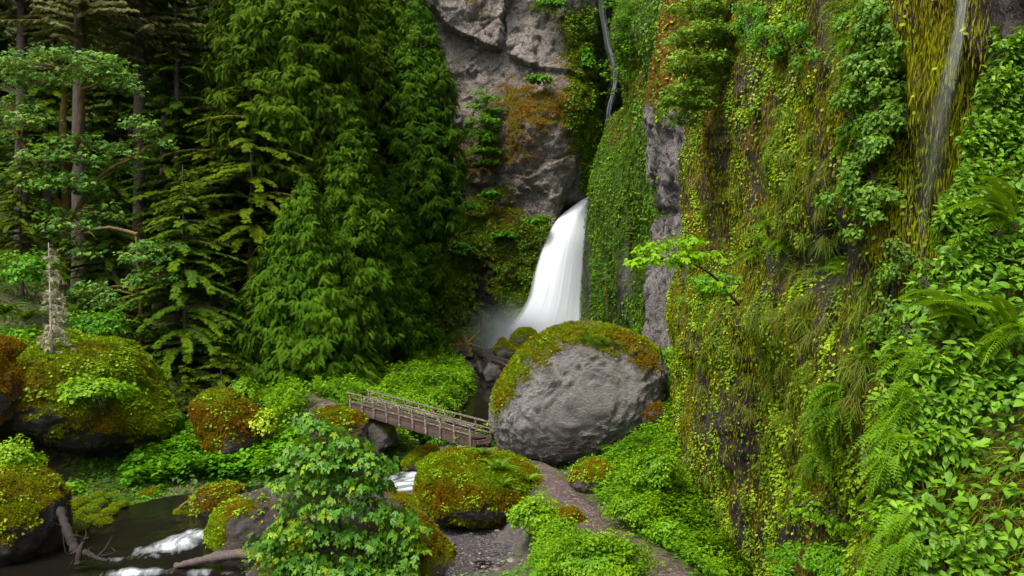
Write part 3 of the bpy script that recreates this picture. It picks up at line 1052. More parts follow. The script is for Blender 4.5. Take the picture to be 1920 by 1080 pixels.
def boulder(label, cat, pts, Y, ry, sub=6, seed=1, mat='moss_rock', moss=.5, mossn=.5, mossp=(), hue=.6, huep=(), pw=.75, amp=(.13, .045), tufts=0, tsize=.09, ttint=None, name='boulder', wet=0., lumps=(.5, .08), leafn=0, leafs=.11, group=None, under=0., flake=.012):
    pts = np.array(pts, float)
    X = (pts[:, 0] - 960) / F * Y
    Z = (540 - pts[:, 1]) / F * Y
    cx, cz = (X.min() + X.max()) / 2, (Z.min() + Z.max()) / 2
    th = np.arctan2(Z - cz, X - cx); r = np.hypot(X - cx, Z - cz)
    k = np.argsort(th); th, r = th[k], r[k]
    # densify the polygon
    TH = np.linspace(-math.pi, math.pi, 181)
    xs_, zs_ = (X - cx), (Z - cz)
    R_ = np.zeros(181)
    for i, t in enumerate(TH):
        dx, dz = math.cos(t), math.sin(t)
        best = 0
        for a in range(len(xs_)):
            b2 = (a + 1) % len(xs_)
            ex, ez = xs_[b2] - xs_[a], zs_[b2] - zs_[a]
            den = dx * ez - dz * ex
            if abs(den) < 1e-9: continue
            tt = (xs_[a] * ez - zs_[a] * ex) / den
            uu = (xs_[a] * dz - zs_[a] * dx) / den
            if tt > 0 and -1e-6 <= uu <= 1 + 1e-6: best = max(best, tt)
        R_[i] = best
    ker = np.hanning(5); ker /= ker.sum()
    R_ = np.convolve(np.concatenate([R_[-3:-1], R_, R_[1:3]]), ker, 'valid')
    D, T = ico(sub)
    rho = np.hypot(D[:, 0], D[:, 2])
    t = np.arctan2(D[:, 2], D[:, 0])
    rr = np.interp(t, TH, R_) * rho ** pw
    sz = max(R_.mean(), .2)
    dy = np.sign(D[:, 1]) * np.abs(D[:, 1]) ** .9 * ry
    V = np.stack([cx + rr * np.cos(t), Y + dy, cz + rr * np.sin(t)], 1)
    if under:   # the face leans back towards its foot
        V[:, 1] += under * np.clip((cz - V[:, 2]) / sz, 0, 1) ** 1.3 * sz
    Nn = norm(np.stack([V[:, 0] - cx, (V[:, 1] - Y) * (sz / ry), V[:, 2] - cz], 1))
    a1, a2 = amp
    V += Nn * (sz * (a1 * fbm(V, sz * .9, 4, seed) + a2 * fbm(V, sz * .16, 3, seed + 5)))[:, None]
    if lumps:
        d1, d2, c = worley(V + .2 * sz * np.stack([fbm(V, sz * .4, 2, 3)] * 3, 1), sz * lumps[0], seed)
        V += Nn * (sz * lumps[1] * (c - .5) * ss(0, .15, d2 - d1))[:, None]
    if flake:   # scaly broken skin
        W = V + .05 * sz * np.stack([fbm(V, sz * .10, 2, 3), fbm(V, sz * .10, 2, 4), fbm(V, sz * .10, 2, 6)], 1)
        d1, d2, c = worley(W, sz * .060, seed + 1, (1.6, 1.6, .8))
        V += Nn * (sz * flake * ((c - .5) * ss(0, .2, d2 - d1) - .35 * (1 - ss(0, .25, d2 - d1))))[:, None]
    VN = vert_normals(V, T)
    if (VN * Nn).sum() < 0: VN = -VN; T = T[:, ::-1]
    px, py = proj(V)
    ms = moss + mossn * VN[:, 2] + blobs(px, py, mossp) + .22 * fbm(V, sz * .5, 3, seed + 2)
    hu = hue + blobs(px, py, huep) + .15 * fbm(V, sz * .7, 2, seed + 8)
    o = thing(name, label, cat, (V[:, 0].mean(), V[:, 1].mean(), V[:, 2].min()), group)
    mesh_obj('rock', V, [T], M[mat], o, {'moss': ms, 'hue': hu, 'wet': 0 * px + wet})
    if tufts:
        rng = np.random.default_rng(seed)
        vis = (VN[:, 1] < .45) | (VN[:, 2] > .3)
        wv = ss(.45, .65, ms) * vis
        p, n = sample(rng, V, T, tufts, wv)
        b = Bag()
        pp, qq = proj(p)
        hv = np.clip(hue + blobs(pp, qq, huep) + .5 * fbm(p, sz * .35, 3, seed + 8), 0, 1)
        tn = np.clip(1.06 - .80 * hv + .35 * (rng.random(tufts) - .5), 0, 1)
        leaves_on(b, rng, TUFT, p, n, tsize, 1., .2, .35, .5, .4, tn)
        b.obj('moss', M['l_moss'], o)['kind'] = 'stuff'
    if leafn:
        rng = np.random.default_rng(seed + 100)
        vis = ((VN[:, 1] < .45) | (VN[:, 2] > .3)) & (VN[:, 2] > -.2)
        cl = ss(.15, .45, fbm(V, sz * .22, 3, seed + 61))
        p, n = sample(rng, V, T, leafn, (cl + .03) * vis * ss(.35, .6, ms))
        b = Bag()
        leaves_on(b, rng, ROUND, p, n, leafs, .8, .6, .5, .2, .4, np.clip(.30 + .50 * rng.random(leafn), 0, 1), .10)
        b.obj('small_leaves', M['l_wall'], o)['kind'] = 'stuff'
    BOULDERS[label] = dict(V=V, T=T, N=VN, o=o)
    return o


boulder('huge round grey boulder with a rust and green moss cap beside the footbridge', 'boulder',
        [(918, 770), (925, 735), (945, 700), (975, 655), (1020, 622), (1070, 606), (1115, 605), (1160, 618), (1192, 630), (1228, 652), (1244, 690), (1240, 740), (1218, 785), (1180, 820), (1130, 848), (1075, 862), (1020, 873), (975, 862), (935, 835), (920, 800)],
        37.2, 3.9, 7, 5, 'boulder', -.09, .40, [(960, 690, 35, 60, .50), (940, 740, 22, 45, .5), (1000, 650, 50, 26, .5), (1080, 620, 80, 20, .55), (1160, 635, 50, 26, .5), (1220, 675, 40, 40, .45), (1150, 700, 18, 40, .25), (930, 800, 10, 50, .4), (960, 840, 30, 14, .25), (1010, 700, 60, 30, .10), (1230, 760, 30, 30, .25)],
        .54, [(960, 680, 40, 40, -.25), (1100, 612, 60, 10, -.25), (1150, 640, 50, 20, -.1), (930, 790, 14, 60, -.3)], .45, (.05, .020), 26000, .095, lumps=(.11, .030), leafn=1500, leafs=.075, under=.22, flake=.045)
boulder('round mossy boulder at the edge of the fall pool behind the huge boulder', 'boulder', [(952, 650), (958, 630), (975, 617), (992, 615), (1006, 624), (1012, 645), (1005, 670), (975, 678), (955, 668)], 82, 1.4, 5, 8, moss=.45, mossn=.4, hue=.25, tufts=2500, tsize=.13)
boulder('small peaked mossy rock left of the round boulder at the pool', 'boulder', [(926, 655), (936, 640), (944, 634), (955, 646), (972, 655), (975, 672), (950, 682), (930, 674)], 79, 1.1, 5, 9, moss=.42, mossn=.4, hue=.35, tufts=2200, tsize=.13)
boulder('dark rounded rock among the driftwood at the pool outlet', 'boulder', [(838, 660), (850, 643), (868, 642), (885, 655), (892, 672), (870, 680), (845, 676)], 80, 1.2, 5, 10, moss=.15, mossn=.4, hue=.7, wet=.4)
boulder('low brown rock in front of the driftwood pile', 'boulder', [(905, 700), (915, 680), (932, 684), (942, 700), (938, 716), (915, 718)], 68, .7, 4, 12, moss=.2, mossn=.3, hue=.9)
boulder('tall orange moss boulder above the leafy stream bank', 'boulder', [(362, 752), (378, 738), (405, 730), (440, 736), (470, 762), (497, 795), (502, 820), (480, 850), (440, 868), (400, 862), (380, 820), (368, 785)], 44, 1.9, 6, 14, moss=.55, mossn=.45,
        mossp=[(430, 770, 60, 40, .4), (390, 820, 16, 50, .4), (440, 850, 30, 20, -.45), (470, 840, 20, 20, -.3)], hue=.85, huep=[(400, 745, 40, 16, -.7), (430, 770, 20, 12, -.3)], tufts=9000, tsize=.11, leafn=700)
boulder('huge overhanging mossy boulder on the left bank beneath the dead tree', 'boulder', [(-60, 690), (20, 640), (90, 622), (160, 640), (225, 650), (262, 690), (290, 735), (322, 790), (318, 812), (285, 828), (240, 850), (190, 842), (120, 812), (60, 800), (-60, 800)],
        45, 4.6, 7, 15, moss=.66, mossn=.6, mossp=[(230, 720, 80, 60, .3), (150, 800, 120, 30, .1), (40, 790, 60, 20, -.4), (0, 720, 60, 60, .3)], hue=.12, huep=[(20, 740, 60, 60, .6), (180, 800, 80, 35, .45), (300, 790, 30, 40, .3)], pw=.85, tufts=30000, tsize=.12, leafn=5200, leafs=.12, wet=.65)  # wet here paints the shade of the underside into the bare rock
boulder('black undercut rock under the overhanging mossy boulder', 'boulder', [(-120, 780), (60, 770), (180, 800), (250, 830), (268, 880), (240, 925), (120, 945), (-120, 960)], 46.5, 3.6, 6, 16, moss=-.05, mossn=.3, hue=.3, wet=.9, lumps=(.25, .08))  # wet: dark damp basalt, plus the recess shade painted into its colour
boulder('orange moss boulder at the left edge above the dark recess', 'boulder', [(-110, 640), (-40, 625), (20, 640), (48, 690), (60, 745), (30, 790), (-30, 800), (-110, 790)], 41, 2.2, 6, 17, moss=.65, mossn=.4, hue=.95, tufts=8000, tsize=.11)
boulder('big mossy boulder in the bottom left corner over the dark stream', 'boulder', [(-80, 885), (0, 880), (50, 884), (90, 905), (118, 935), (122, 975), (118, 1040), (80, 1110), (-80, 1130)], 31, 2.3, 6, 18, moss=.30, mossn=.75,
        mossp=[(30, 930, 70, 40, .3), (0, 1000, 40, 60, .15), (100, 1010, 30, 80, -.35), (60, 1060, 40, 40, -.4)], hue=.62, huep=[(30, 960, 50, 30, -.3)], pw=.8, tufts=13000, tsize=.085, leafn=1300, leafs=.08, under=.7, wet=.65)  # shade under the overhang is put into the rock colour through wet
boulder('flat mossy stone at the water edge below the leafy bank', 'boulder', [(250, 935), (268, 920), (300, 911), (325, 925), (338, 942), (310, 953), (270, 952)], 39.5, .8, 5, 19, moss=.55, mossn=.4, hue=.35, tufts=2500, tsize=.09)
boulder('mossy boulder with pale leaf patches at the bend of the stream', 'boulder', [(355, 965), (362, 935), (385, 912), (420, 905), (450, 915), (455, 945), (430, 975), (385, 992), (360, 985)], 36, 1.1, 6, 20, moss=.42, mossn=.35, hue=.7, huep=[(375, 975, 30, 20, -.5)], tufts=4000, tsize=.08, leafn=900, leafs=.08)
boulder('small green mossy rock in the stream beside a bent branch', 'boulder', [(322, 972), (330, 956), (348, 950), (362, 962), (358, 980), (335, 982)], 35.6, .45, 4, 21, moss=.6, mossn=.3, hue=.2, tufts=900, tsize=.07)
boulder('broad brown boulder with a green moss edge above the wet log', 'boulder', [(385, 1035), (392, 990), (412, 960), (445, 930), (490, 915), (530, 920), (560, 945), (570, 1000), (540, 1050), (470, 1060), (400, 1048)], 32.5, 1.9, 6, 22, moss=.30, mossn=.12,
        mossp=[(400, 1000, 25, 50, .5), (430, 945, 40, 16, .3), (500, 1000, 50, 40, .1)], hue=.65, huep=[(400, 1000, 30, 60, -.6)], tufts=7000, tsize=.075, leafn=1700, leafs=.075)
boulder('long brown boulder with orange mossy shoulder behind the maple sapling', 'boulder', [(455, 1120), (480, 1060), (530, 1000), (580, 965), (640, 942), (700, 930), (750, 936), (790, 955), (812, 985), (830, 1020), (855, 1050), (858, 1085), (820, 1130)], 27.5, 2.3, 7, 23, moss=.34, mossn=.2,
        mossp=[(800, 1030, 50, 50, .4), (520, 1020, 40, 40, .35), (700, 950, 60, 14, -.35), (560, 1040, 60, 40, .1)], hue=.65, huep=[(520, 1000, 60, 60, -.55), (830, 1030, 30, 40, -.1)], tufts=16000, tsize=.065, leafn=1200, leafs=.07)
boulder('orange moss boulder carrying the left end of the footbridge', 'boulder', [(585, 790), (598, 770), (630, 762), (665, 770), (692, 790), (700, 830), (690, 870), (640, 885), (595, 860)], 41.5, 1.7, 6, 24, moss=.45, mossn=.4, mossp=[(690, 820, 14, 40, -.5)], hue=.85, huep=[(650, 775, 20, 10, -.5)], tufts=6000, tsize=.10, leafn=400)
boulder('pale streaked rock pier under the left end of the footbridge', 'boulder', [(684, 798), (692, 784), (715, 788), (738, 800), (744, 826), (722, 840), (716, 876), (698, 882), (690, 840)], 42.2, 1.3, 5, 25, mat='moss_rock', moss=.20, mossn=.3, mossp=[(738, 805, 12, 16, .5), (700, 850, 6, 30, .2)], hue=.5, lumps=(.35, .14), flake=.04)
boulder('tilted mossy boulder in the stream below the footbridge', 'boulder', [(752, 868), (770, 850), (800, 836), (818, 833), (826, 850), (822, 868), (790, 884), (760, 880)], 41, .9, 5, 26, moss=.5, mossn=.4, hue=.5, huep=[(770, 870, 20, 14, -.4)], tufts=3500, tsize=.085)
boulder('wide moss covered mound between the path and the rapids', 'boulder', [(770, 945), (782, 900), (795, 868), (830, 850), (880, 848), (930, 856), (985, 868), (1020, 895), (1040, 920), (1032, 945), (990, 960), (940, 972), (870, 975), (800, 968)],
        32, 1.9, 7, 27, moss=.72, mossn=.35, mossp=[(940, 965, 80, 8, -.4), (880, 960, 60, 8, -.2)], hue=.45, huep=[(820, 875, 40, 20, -.5), (930, 880, 50, 16, -.35), (850, 920, 60, 30, .15)], pw=.7, tufts=34000, tsize=.085, leafn=3000, leafs=.065)
boulder('low mossy rock at the path fork right of the huge boulder', 'boulder', [(1068, 905), (1078, 880), (1105, 866), (1135, 866), (1155, 885), (1160, 910), (1130, 925), (1090, 928)], 30.5, 1.1, 6, 28, moss=.45, mossn=.35, hue=.6, mossp=[(1085, 915, 20, 12, -.4)], tufts=4500, tsize=.07, leafn=500, leafs=.07)
boulder('small upright mossy rock beside the shrub at the gravel edge', 'boulder', [(1035, 1020), (1040, 980), (1052, 958), (1075, 952), (1092, 968), (1098, 995), (1085, 1025), (1050, 1032)], 26.5, .7, 5, 29, moss=.42, mossn=.3, hue=.8, tufts=2500, tsize=.06, leafn=300, leafs=.06)
boulder('rust coloured rock leaning on the slope right of the huge boulder', 'boulder', [(1195, 770), (1210, 755), (1235, 752), (1250, 770), (1245, 800), (1215, 806), (1198, 792)], 34, .7, 5, 30, moss=.4, mossn=.2, hue=.9, tufts=1500, tsize=.08)
boulder('brown stone lying in the shallow water at the bottom edge', 'boulder', [(990, 1072), (1000, 1062), (1018, 1061), (1028, 1070), (1020, 1080), (998, 1081)], 25.6, .28, 4, 31, mat='boulder', moss=-.3, mossn=.1, wet=.3)
boulder('big dark mossy boulder in the shade behind the lone trunk', 'boulder', [(735, 620), (745, 590), (768, 578), (785, 595), (790, 625), (770, 640), (745, 640)], 88, 1.6, 5, 32, moss=.45, mossn=.4, hue=.55, tufts=1500, tsize=.14)

# the little mossy stones at the left bank, each its own thing
rng = np.random.default_rng(77)
STN = [(150, 942, 28, 12), (190, 945, 26, 12), (165, 958, 30, 13), (205, 962, 30, 13), (140, 972, 28, 13), (175, 976, 30, 13), (212, 935, 24, 11), (225, 948, 26, 11), (150, 988, 26, 12), (196, 980, 22, 9), (185, 930, 20, 9), (130, 955, 22, 12)]
NTH = ['topmost left', 'upper middle', 'centre left', 'broad central', 'lower left', 'lower middle', 'top right', 'rightmost', 'bottom', 'flat lower right', 'small upper', 'leftmost']
for k, (a, b_, w, h) in enumerate(STN):
    t = np.linspace(0, 2 * math.pi, 9)[:-1]
    rr_ = rng.uniform(.8, 1.1, 8)
    boulder(f'{NTH[k]} stone of the green mossy cluster at the dark water', 'stone', [(a + math.cos(q_) * w * .62 * r_, b_ - math.sin(q_) * h * .85 * r_) for q_, r_ in zip(t, rr_)],
            37.6 - (b_ - 930) * .075, .40, 4, 200 + k, moss=.60, mossn=.3, hue=.15, name='stone', group='mossy stones at the left bank', tufts=300, tsize=.07)
MIST = 3.6
# ------------------------------------------------------------------ falls
def fall(name, left, right, nv, nu, mat, bulge=.8, sc_u=.6, sc_v=14, fade=(.06, .06), foot=0., top=0., dens=1.):
    """a sheet of falling water between two edge curves given as (px, py, Y)"""
    L = curve([P(*q) for q in left], nv); R_ = curve([P(*q) for q in right], nv)
    t = np.linspace(0, 1, nu)
    V = L[:, None] * (1 - t[None, :, None]) + R_[:, None] * t[None, :, None]
    V[:, :, 1] -= bulge * np.sin(math.pi * t)[None]
    v = np.linspace(0, 1, nv)
    V = V.reshape(-1, 3)
    tt, vv = np.tile(t, nv), np.repeat(v, nu)
    V[:, 1] += .015 * fbm(np.stack([tt * 22, vv * 3, 0 * tt], 1), 1., 3, 4)
    d = ss(0, fade[0], tt) * ss(0, fade[1], 1 - tt) * (1 - foot * ss(.75 if foot < 1 else .05, 1, vv)) * (1 - top * ss(.2, 0, vv)) * dens
    return tag(mesh_obj(name, V, [grid_faces(nv, nu)], mat, None, {'su': tt * sc_v, 'sw': vv * sc_u * 3, 'dens': d}), kind='structure')


M['fall'] = fall_mat('falling_water')
M['fallthin'] = fall_mat('thin_falling_water', body=(.92, .95, .98), thin=.0, k=1.4, na=3.2)
M['veil'] = fall_mat('water_veil', body=(.72, .76, .76), thin=.0, k=.20, na=.22)
fall('waterfall', [(1103, 366, 102), (1078, 382, 100.3), (1042, 410, 98.4), (1019, 450, 96.8), (1000, 505, 95.4), (986, 560, 94.4), (958, 602, 93.5), (905, 652, 92.6)],
     [(1111, 367, 102), (1109, 384, 100.6), (1105, 410, 99.4), (1101, 450, 98), (1097, 505, 97), (1093, 560, 96), (1094, 600, 95.3), (1098, 645, 94.8)], 140, 110, M['fall'], 1.2, sc_u=.25, sc_v=7, fade=(.25, .2), foot=.35)
fall('upper_waterfall', [(1117, -40, 112), (1120, 20, 112), (1126, 55, 111.6), (1133, 90, 111), (1142, 120, 110.6), (1145, 150, 110), (1141, 175, 109.4), (1135, 200, 108.6), (1130, 236, 107.5)],
     [(1131, -40, 112), (1136, 20, 112), (1142, 55, 111.6), (1148, 90, 111), (1156, 115, 110.6), (1161, 150, 110), (1157, 175, 109.4), (1149, 200, 108.6), (1143, 236, 107.5)], 110, 24, M['fallthin'], .25, fade=(.45, .45), sc_v=6, foot=.5, dens=.5)
# thin veil falling down the moss drape of the near wall
fall('veil_waterfall', [(1790, -60, 10), (1776, 60, 10), (1752, 150, 10), (1718, 260, 10.1), (1698, 380, 10.2), (1685, 500, 10.3)], [(1824, -60, 10), (1812, 60, 10), (1800, 150, 10), (1786, 260, 10.1), (1776, 380, 10.2), (1770, 500, 10.3)], 90, 24, M['veil'], .1, fade=(.5, .45), sc_v=2.6, sc_u=.3, foot=1., top=.0)
fall('lower_veil', [(1592, 775, 15), (1606, 805, 15), (1612, 850, 15), (1612, 900, 15)], [(1603, 775, 15), (1620, 805, 15), (1624, 850, 15), (1624, 900, 15)], 40, 12, M['veil'], .05, fade=(.4, .4), sc_v=4, foot=.6, dens=.6)

# spray cloud at the foot of the fall
m = bpy.data.materials.new('mist'); m.use_nodes = True
nt = m.node_tree; nt.nodes.clear(); g = N(nt)
out = g.n('ShaderNodeOutputMaterial')
pv = g.n('ShaderNodeVolumePrincipled'); pv.inputs['Color'].default_value = (.92, .94, .98, 1); pv.inputs['Anisotropy'].default_value = .2
tc = g.n('ShaderNodeTexCoord')
mp = g.n('ShaderNodeMapping'); g.l(tc.outputs['Generated'], mp.inputs['Vector'])
sub = g.n('ShaderNodeVectorMath', operation='SUBTRACT'); g.l(tc.outputs['Generated'], sub.inputs[0]); sub.inputs[1].default_value = (.5, .5, .30)
ml = g.n('ShaderNodeVectorMath', operation='MULTIPLY'); g.l(sub.outputs[0], ml.inputs[0]); ml.inputs[1].default_value = (2, 2, 1.9)
ln = g.n('ShaderNodeVectorMath', operation='LENGTH'); g.l(ml.outputs[0], ln.inputs[0])
ns = g.noise(g.coord(), .22, 3, .5)
dd = g.math('SUBTRACT', g.math('SUBTRACT', 1.05, ln.outputs['Value']), g.math('MULTIPLY', ns, .55), clamp=True)
g.l(g.math('MULTIPLY', g.math('POWER', dd, 2.3), MIST), pv.inputs['Density'])
g.l(pv.outputs[0], out.inputs['Volume'])
D, T = ico(3)
c = P(975, 612, 91.0)
tag(mesh_obj('mist', D * np.array([9.5, 3.4, 6.0]) + c + np.array([0, 0, 1.0]), [T], m), kind='stuff')
# ------------------------------------------------------------------ conifers
def conifer(label, px, Y, Htree, R, mat='c_fir', style='fir', crown0=.06, seed=1, spray=.8, dens=1., lean=(0, 0), zbase=None, trunk_r=None, group=None, bark='bark', name='conifer_tree', prof=None, deadlow=0, cat='conifer', moss=0, asym=None):
    rng = np.random.default_rng(seed)
    spray *= .64; dens *= 1.45
    x = (px - 960) / F * Y
    zb = H1(x, Y) - .2 if zbase is None else zbase
    base = np.array([x, Y, zb])
    root = thing(name, label, cat, tuple(base), group)
    tr = trunk_r or .012 * Htree + .05
    hh = np.linspace(0, 1, 14)
    ax = base + np.stack([lean[0] * hh + .10 * np.sin(hh * 5 + seed), lean[1] * hh, hh * Htree], 1)
    tb = Bag()
    tube(tb, ax, tr * (1 - .93 * hh) * (1 + .5 * np.exp(-hh * 30)), 9, .5, wob=.2, rng=rng)

    def axis(h): return np.stack([np.interp(h, hh, ax[:, k]) for k in range(3)], -1)
    nb = int(Htree * (1 - crown0) * dens * (5.0 if style != 'spruce' else 5.5))
    hs = np.sort(crown0 + (1 - crown0) * rng.random(nb) ** 1.0 * .985)
    if style in ('hemlock', 'spruce'):  # boughs grouped in tiers
        tiers = (hs * Htree / (1.1 if style == 'hemlock' else .75))
        hs = (np.floor(tiers) + .5 + .22 * rng.normal(size=nb)) * (1.1 if style == 'hemlock' else .75) / Htree
        hs = np.clip(hs, crown0, .985)
    az = rng.random(nb) * 2 * math.pi
    t = (hs - crown0) / (1 - crown0)
    if prof is None:
        pr = np.clip((1 - t) ** .75 * np.minimum(1, .45 + t * 5), .03, 1)
    else:
        pr = np.interp(t, prof[0], prof[1])
    L = R * pr * rng.uniform(.5, 1.15, nb)
    bow = rng.normal(size=nb) * .16
    if asym: L *= 1 + asym[1] * np.cos(az - asym[0])
    T = {'fir': SPRAY, 'cedar': SPRAYD, 'hemlock': SPRAYF, 'spruce': SPRAY, 'clump': SPRAYC}[style]
    POS, TIP, NRM, SC, TI = [], [], [], [], []
    bb = Bag()
    if style == 'clump':     # boughs as overlapping fans over an uneven crown
        gh = np.linspace(0, 1, 60)
        gp = np.interp(gh, *prof) if prof else np.clip((1 - gh) ** .75 * np.minimum(1, .45 + gh * 5), .03, 1)
        area = 2 * math.pi * R * gp.mean() * Htree * (1 - crown0)
        spray *= .74
        nc = int(area * 7. * dens / 1.45)
        ch = rng.choice(gh, nc, p=gp / gp.sum()) + rng.random(nc) / 60
        ca = rng.random(nc) * 2 * math.pi
        cr = np.interp(ch, gh, gp) * R * (1 - .55 * rng.random(nc) ** 1.6)
        q3 = np.stack([np.cos(ca) * 2, np.sin(ca) * 2, ch * Htree / 2.2], 1)
        cr *= 1 + .42 * fbm(q3, .7, 3, seed)
        do = np.stack([np.cos(ca), np.sin(ca), 0 * ca], 1)
        C = axis(crown0 + (1 - crown0) * np.clip(ch, 0, 1) * .99) + do * cr[:, None] - UP * (.12 * cr)[:, None]
        ps = 13
        aa = rng.normal(size=(nc, ps)) * .75
        el = rng.uniform(-1.35, .1, (nc, ps)) + (.5 if 'up' in bark else 0)
        sdv = np.stack([-do[:, 1], do[:, 0], 0 * ca], 1)
        tipv = (do[:, None] * (np.cos(aa) * np.cos(el))[..., None] + sdv[:, None] * (np.sin(aa) * np.cos(el))[..., None] + UP * np.sin(el)[..., None])
        pp = C[:, None] + tipv * rng.uniform(-.1, .5, (nc, ps, 1)) * spray + rng.normal(size=(nc, ps, 3)) * .16 * spray
        nn_ = UP * .9 + do[:, None] * .8 + rng.normal(size=(nc, ps, 3)) * .35
        sc_ = spray * rng.uniform(.6, 1.35, (nc, ps)) * np.clip(.45 + cr / R, 0, 1.15)[:, None]
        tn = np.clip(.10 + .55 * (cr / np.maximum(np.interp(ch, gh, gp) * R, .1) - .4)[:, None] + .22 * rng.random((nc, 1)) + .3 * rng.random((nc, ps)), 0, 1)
        POS.append(pp.reshape(-1, 3)); TIP.append(tipv.reshape(-1, 3)); NRM.append(nn_.reshape(-1, 3)); SC.append(sc_.ravel()); TI.append(tn.ravel())
        for k in range(int(Htree * 3)):
            j = rng.integers(nc); h0 = np.clip(crown0 + (1 - crown0) * ch[j], 0, .97); o = axis(h0)
            tube(bb, curve([o, (o + C[j]) / 2 + UP * .15, C[j]], 5), np.linspace(.05, .015, 5), 4, .5, cap=False)
        nb = 0
    for k in range(nb):
        o = axis(hs[k]); l = L[k]
        d = np.array([math.cos(az[k]), math.sin(az[k]), 0]); sd = np.array([-d[1], d[0], 0])
        if style == 'cedar': a, dr, up = -.10, .42, .16
        elif style == 'hemlock': a, dr, up = .12, .30, .0
        elif style == 'spruce': a, dr, up = .05, .30, .12
        else: a, dr, up = .22, .36, .10
        m = max(3, int(l / (spray * .30)))
        s = np.linspace(.16, 1, m)
        cz = a * s - dr * s ** 2 + up * s ** 4
        C = o + d * (s * l)[:, None] + UP * (cz * l)[:, None] + sd * (bow[k] * l * s ** 2)[:, None]
        sl = (a - 2 * dr * s + 4 * up * s ** 3)
        dirs = norm(d[None] + UP * sl[:, None])
        w = spray * (1.05 - .45 * s) * min(1, .45 + l / R)
        bt = rng.random() * .5
        for sg in (-1, 1, 0):
            if sg == 0:
                tip = dirs[-2:]; CC = C[-2:]; ww = w[-2:] * 1.1
            else:
                an = RAD(52) + .25 * rng.normal(size=m)
                tip = dirs * np.cos(an)[:, None] + sd * (sg * np.sin(an))[:, None]; CC = C; ww = w
            tip = tip - UP * ({'cedar': .55, 'hemlock': .12, 'fir': .26, 'spruce': .30}[style] + .22 * rng.random(len(tip)))[:, None]
            POS.append(CC + .06 * spray * rng.normal(size=CC.shape)); TIP.append(tip)
            tip = tip + .22 * rng.normal(size=tip.shape)
            NRM.append(np.repeat(UP[None], len(CC), 0) + d * .45 + .42 * rng.normal(size=CC.shape))
            SC.append(ww * rng.uniform(.75, 1.2, len(CC)))
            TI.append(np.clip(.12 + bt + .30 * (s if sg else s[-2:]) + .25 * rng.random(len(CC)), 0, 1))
        if l > 1.2 and k % 2 == 0:
            q = C[:: max(1, m // 4)]
            if len(q) > 1: tube(bb, np.concatenate([[o], q]), np.linspace(.022 + .012 * l, .012, len(q) + 1), 4, .5, cap=False)
    nbg = Bag()
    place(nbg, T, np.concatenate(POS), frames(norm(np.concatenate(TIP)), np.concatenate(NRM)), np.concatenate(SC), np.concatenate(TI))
    for k in range(deadlow):      # bare mossy limbs under the crown
        h = rng.uniform(.12, max(crown0, .2)); o = axis(h); a_ = rng.random() * 6.28
        d = np.array([math.cos(a_), math.sin(a_) * .6, 0]); l = rng.uniform(.8, 2.6)
        p = curve([o, o + d * l * .5 + UP * rng.uniform(-.1, .3), o + d * l + UP * rng.uniform(-.9, .2)], 7)
        tube(bb, p, np.linspace(.07, .02, 7), 5, .5, cap=False, wob=.4, rng=rng)
    tb.obj('trunk', M[bark], root)
    bb.obj('branches', M['bark_moss'] if moss else M[bark], root)
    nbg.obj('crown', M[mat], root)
    return root


def copy_tree(o, loc, rz, s, label, group=None):
    c = o.copy(); COL.objects.link(c); c.location = loc; c.rotation_euler = (0, 0, rz); c.scale = (s, s, s)
    c['label'] = label
    if group: c['group'] = group
    for ch in o.children:
        d = ch.copy(); COL.objects.link(d); d.parent = c
    return c


CON = {}
CON['cedar'] = conifer('tall drooping pale green cedar rising out of frame behind the bushy cedar', 540, 68, 42, 5.3, 'c_cedar', 'clump', .30, 1, 1.05, .95, deadlow=10, moss=1, prof=([0, .06, .2, .5, 1], [.35, .75, 1, .95, .2]))
CON['bush'] = conifer('broad bushy green cedar with low sweeping boughs behind the bright thicket', 566, 58, 14.0, 4.8, 'c_bush', 'clump', .0, 2, .98, 1.9, prof=([0, .1, .3, .5, .75, .9, 1], [.75, 1, .92, .66, .38, .22, .05]), lean=(.3, 0))
CON['fir2'] = conifer('slim pointed fir standing just behind the broad bushy cedar', 652, 66, 22.5, 5.0, 'c_bush', 'clump', .04, 3, .92, 1.4)
CON['lone'] = conifer('tall fir with a bare brown lower trunk in front of the grey cliff', 783, 80, 34, 3.9, 'c_lone', 'clump', .11, 4, .98, 1.3, prof=([0, .1, .3, .5, .75, .95, 1], [.22, .45, .85, 1, .68, .25, .03]), trunk_r=.36)
CON['hem'] = conifer('yellow green hemlock with flat layered boughs between dark firs and pale cedar', 470, 64, 23, 6.2, 'c_hem', 'hemlock', .25, 5, .85, 1.5, deadlow=12, moss=1, prof=([0, .1, .35, .7, 1], [.5, .9, 1, .6, .05]))
CON['spr'] = conifer('dark layered spruce with boughs down to the ground behind the mossy mound', 345, 55, 13, 5.6, 'c_fir', 'hemlock', .02, 6, .75, 2.0, prof=([0, .1, .3, .6, 1], [.8, 1, .95, .6, .04]))
CON['small'] = conifer('small tiered spruce at the foot of the broad bushy cedar', 415, 51.5, 5.8, 2.4, 'c_hem', 'spruce', .02, 7, .5, 2.2)
CON['dark'] = conifer('dark tall hemlock in the shade left of the pale drooping cedar', 400, 78, 46, 7.5, 'c_dark', 'hemlock', .10, 8, 1.25, 1.0)
CON['olive'] = conifer('tall grey-green conifer whose thin trunk stands behind the big maple', 150, 64, 44, 6.6, 'c_olive', 'fir', .42, 9, 1.0, 1.0, deadlow=8, moss=1)
CON['behind'] = conifer('dark fir filling the gap between the pale cedar and the fir by the cliff', 700, 88, 47, 6.0, 'c_fir', 'clump', .18, 10, 1.4, .9)
CON['mid'] = conifer('shaded green hemlock with drooping boughs above the layered spruce', 330, 70, 32, 6.2, 'c_fir', 'hemlock', .12, 12, .95, 1.2, deadlow=6)


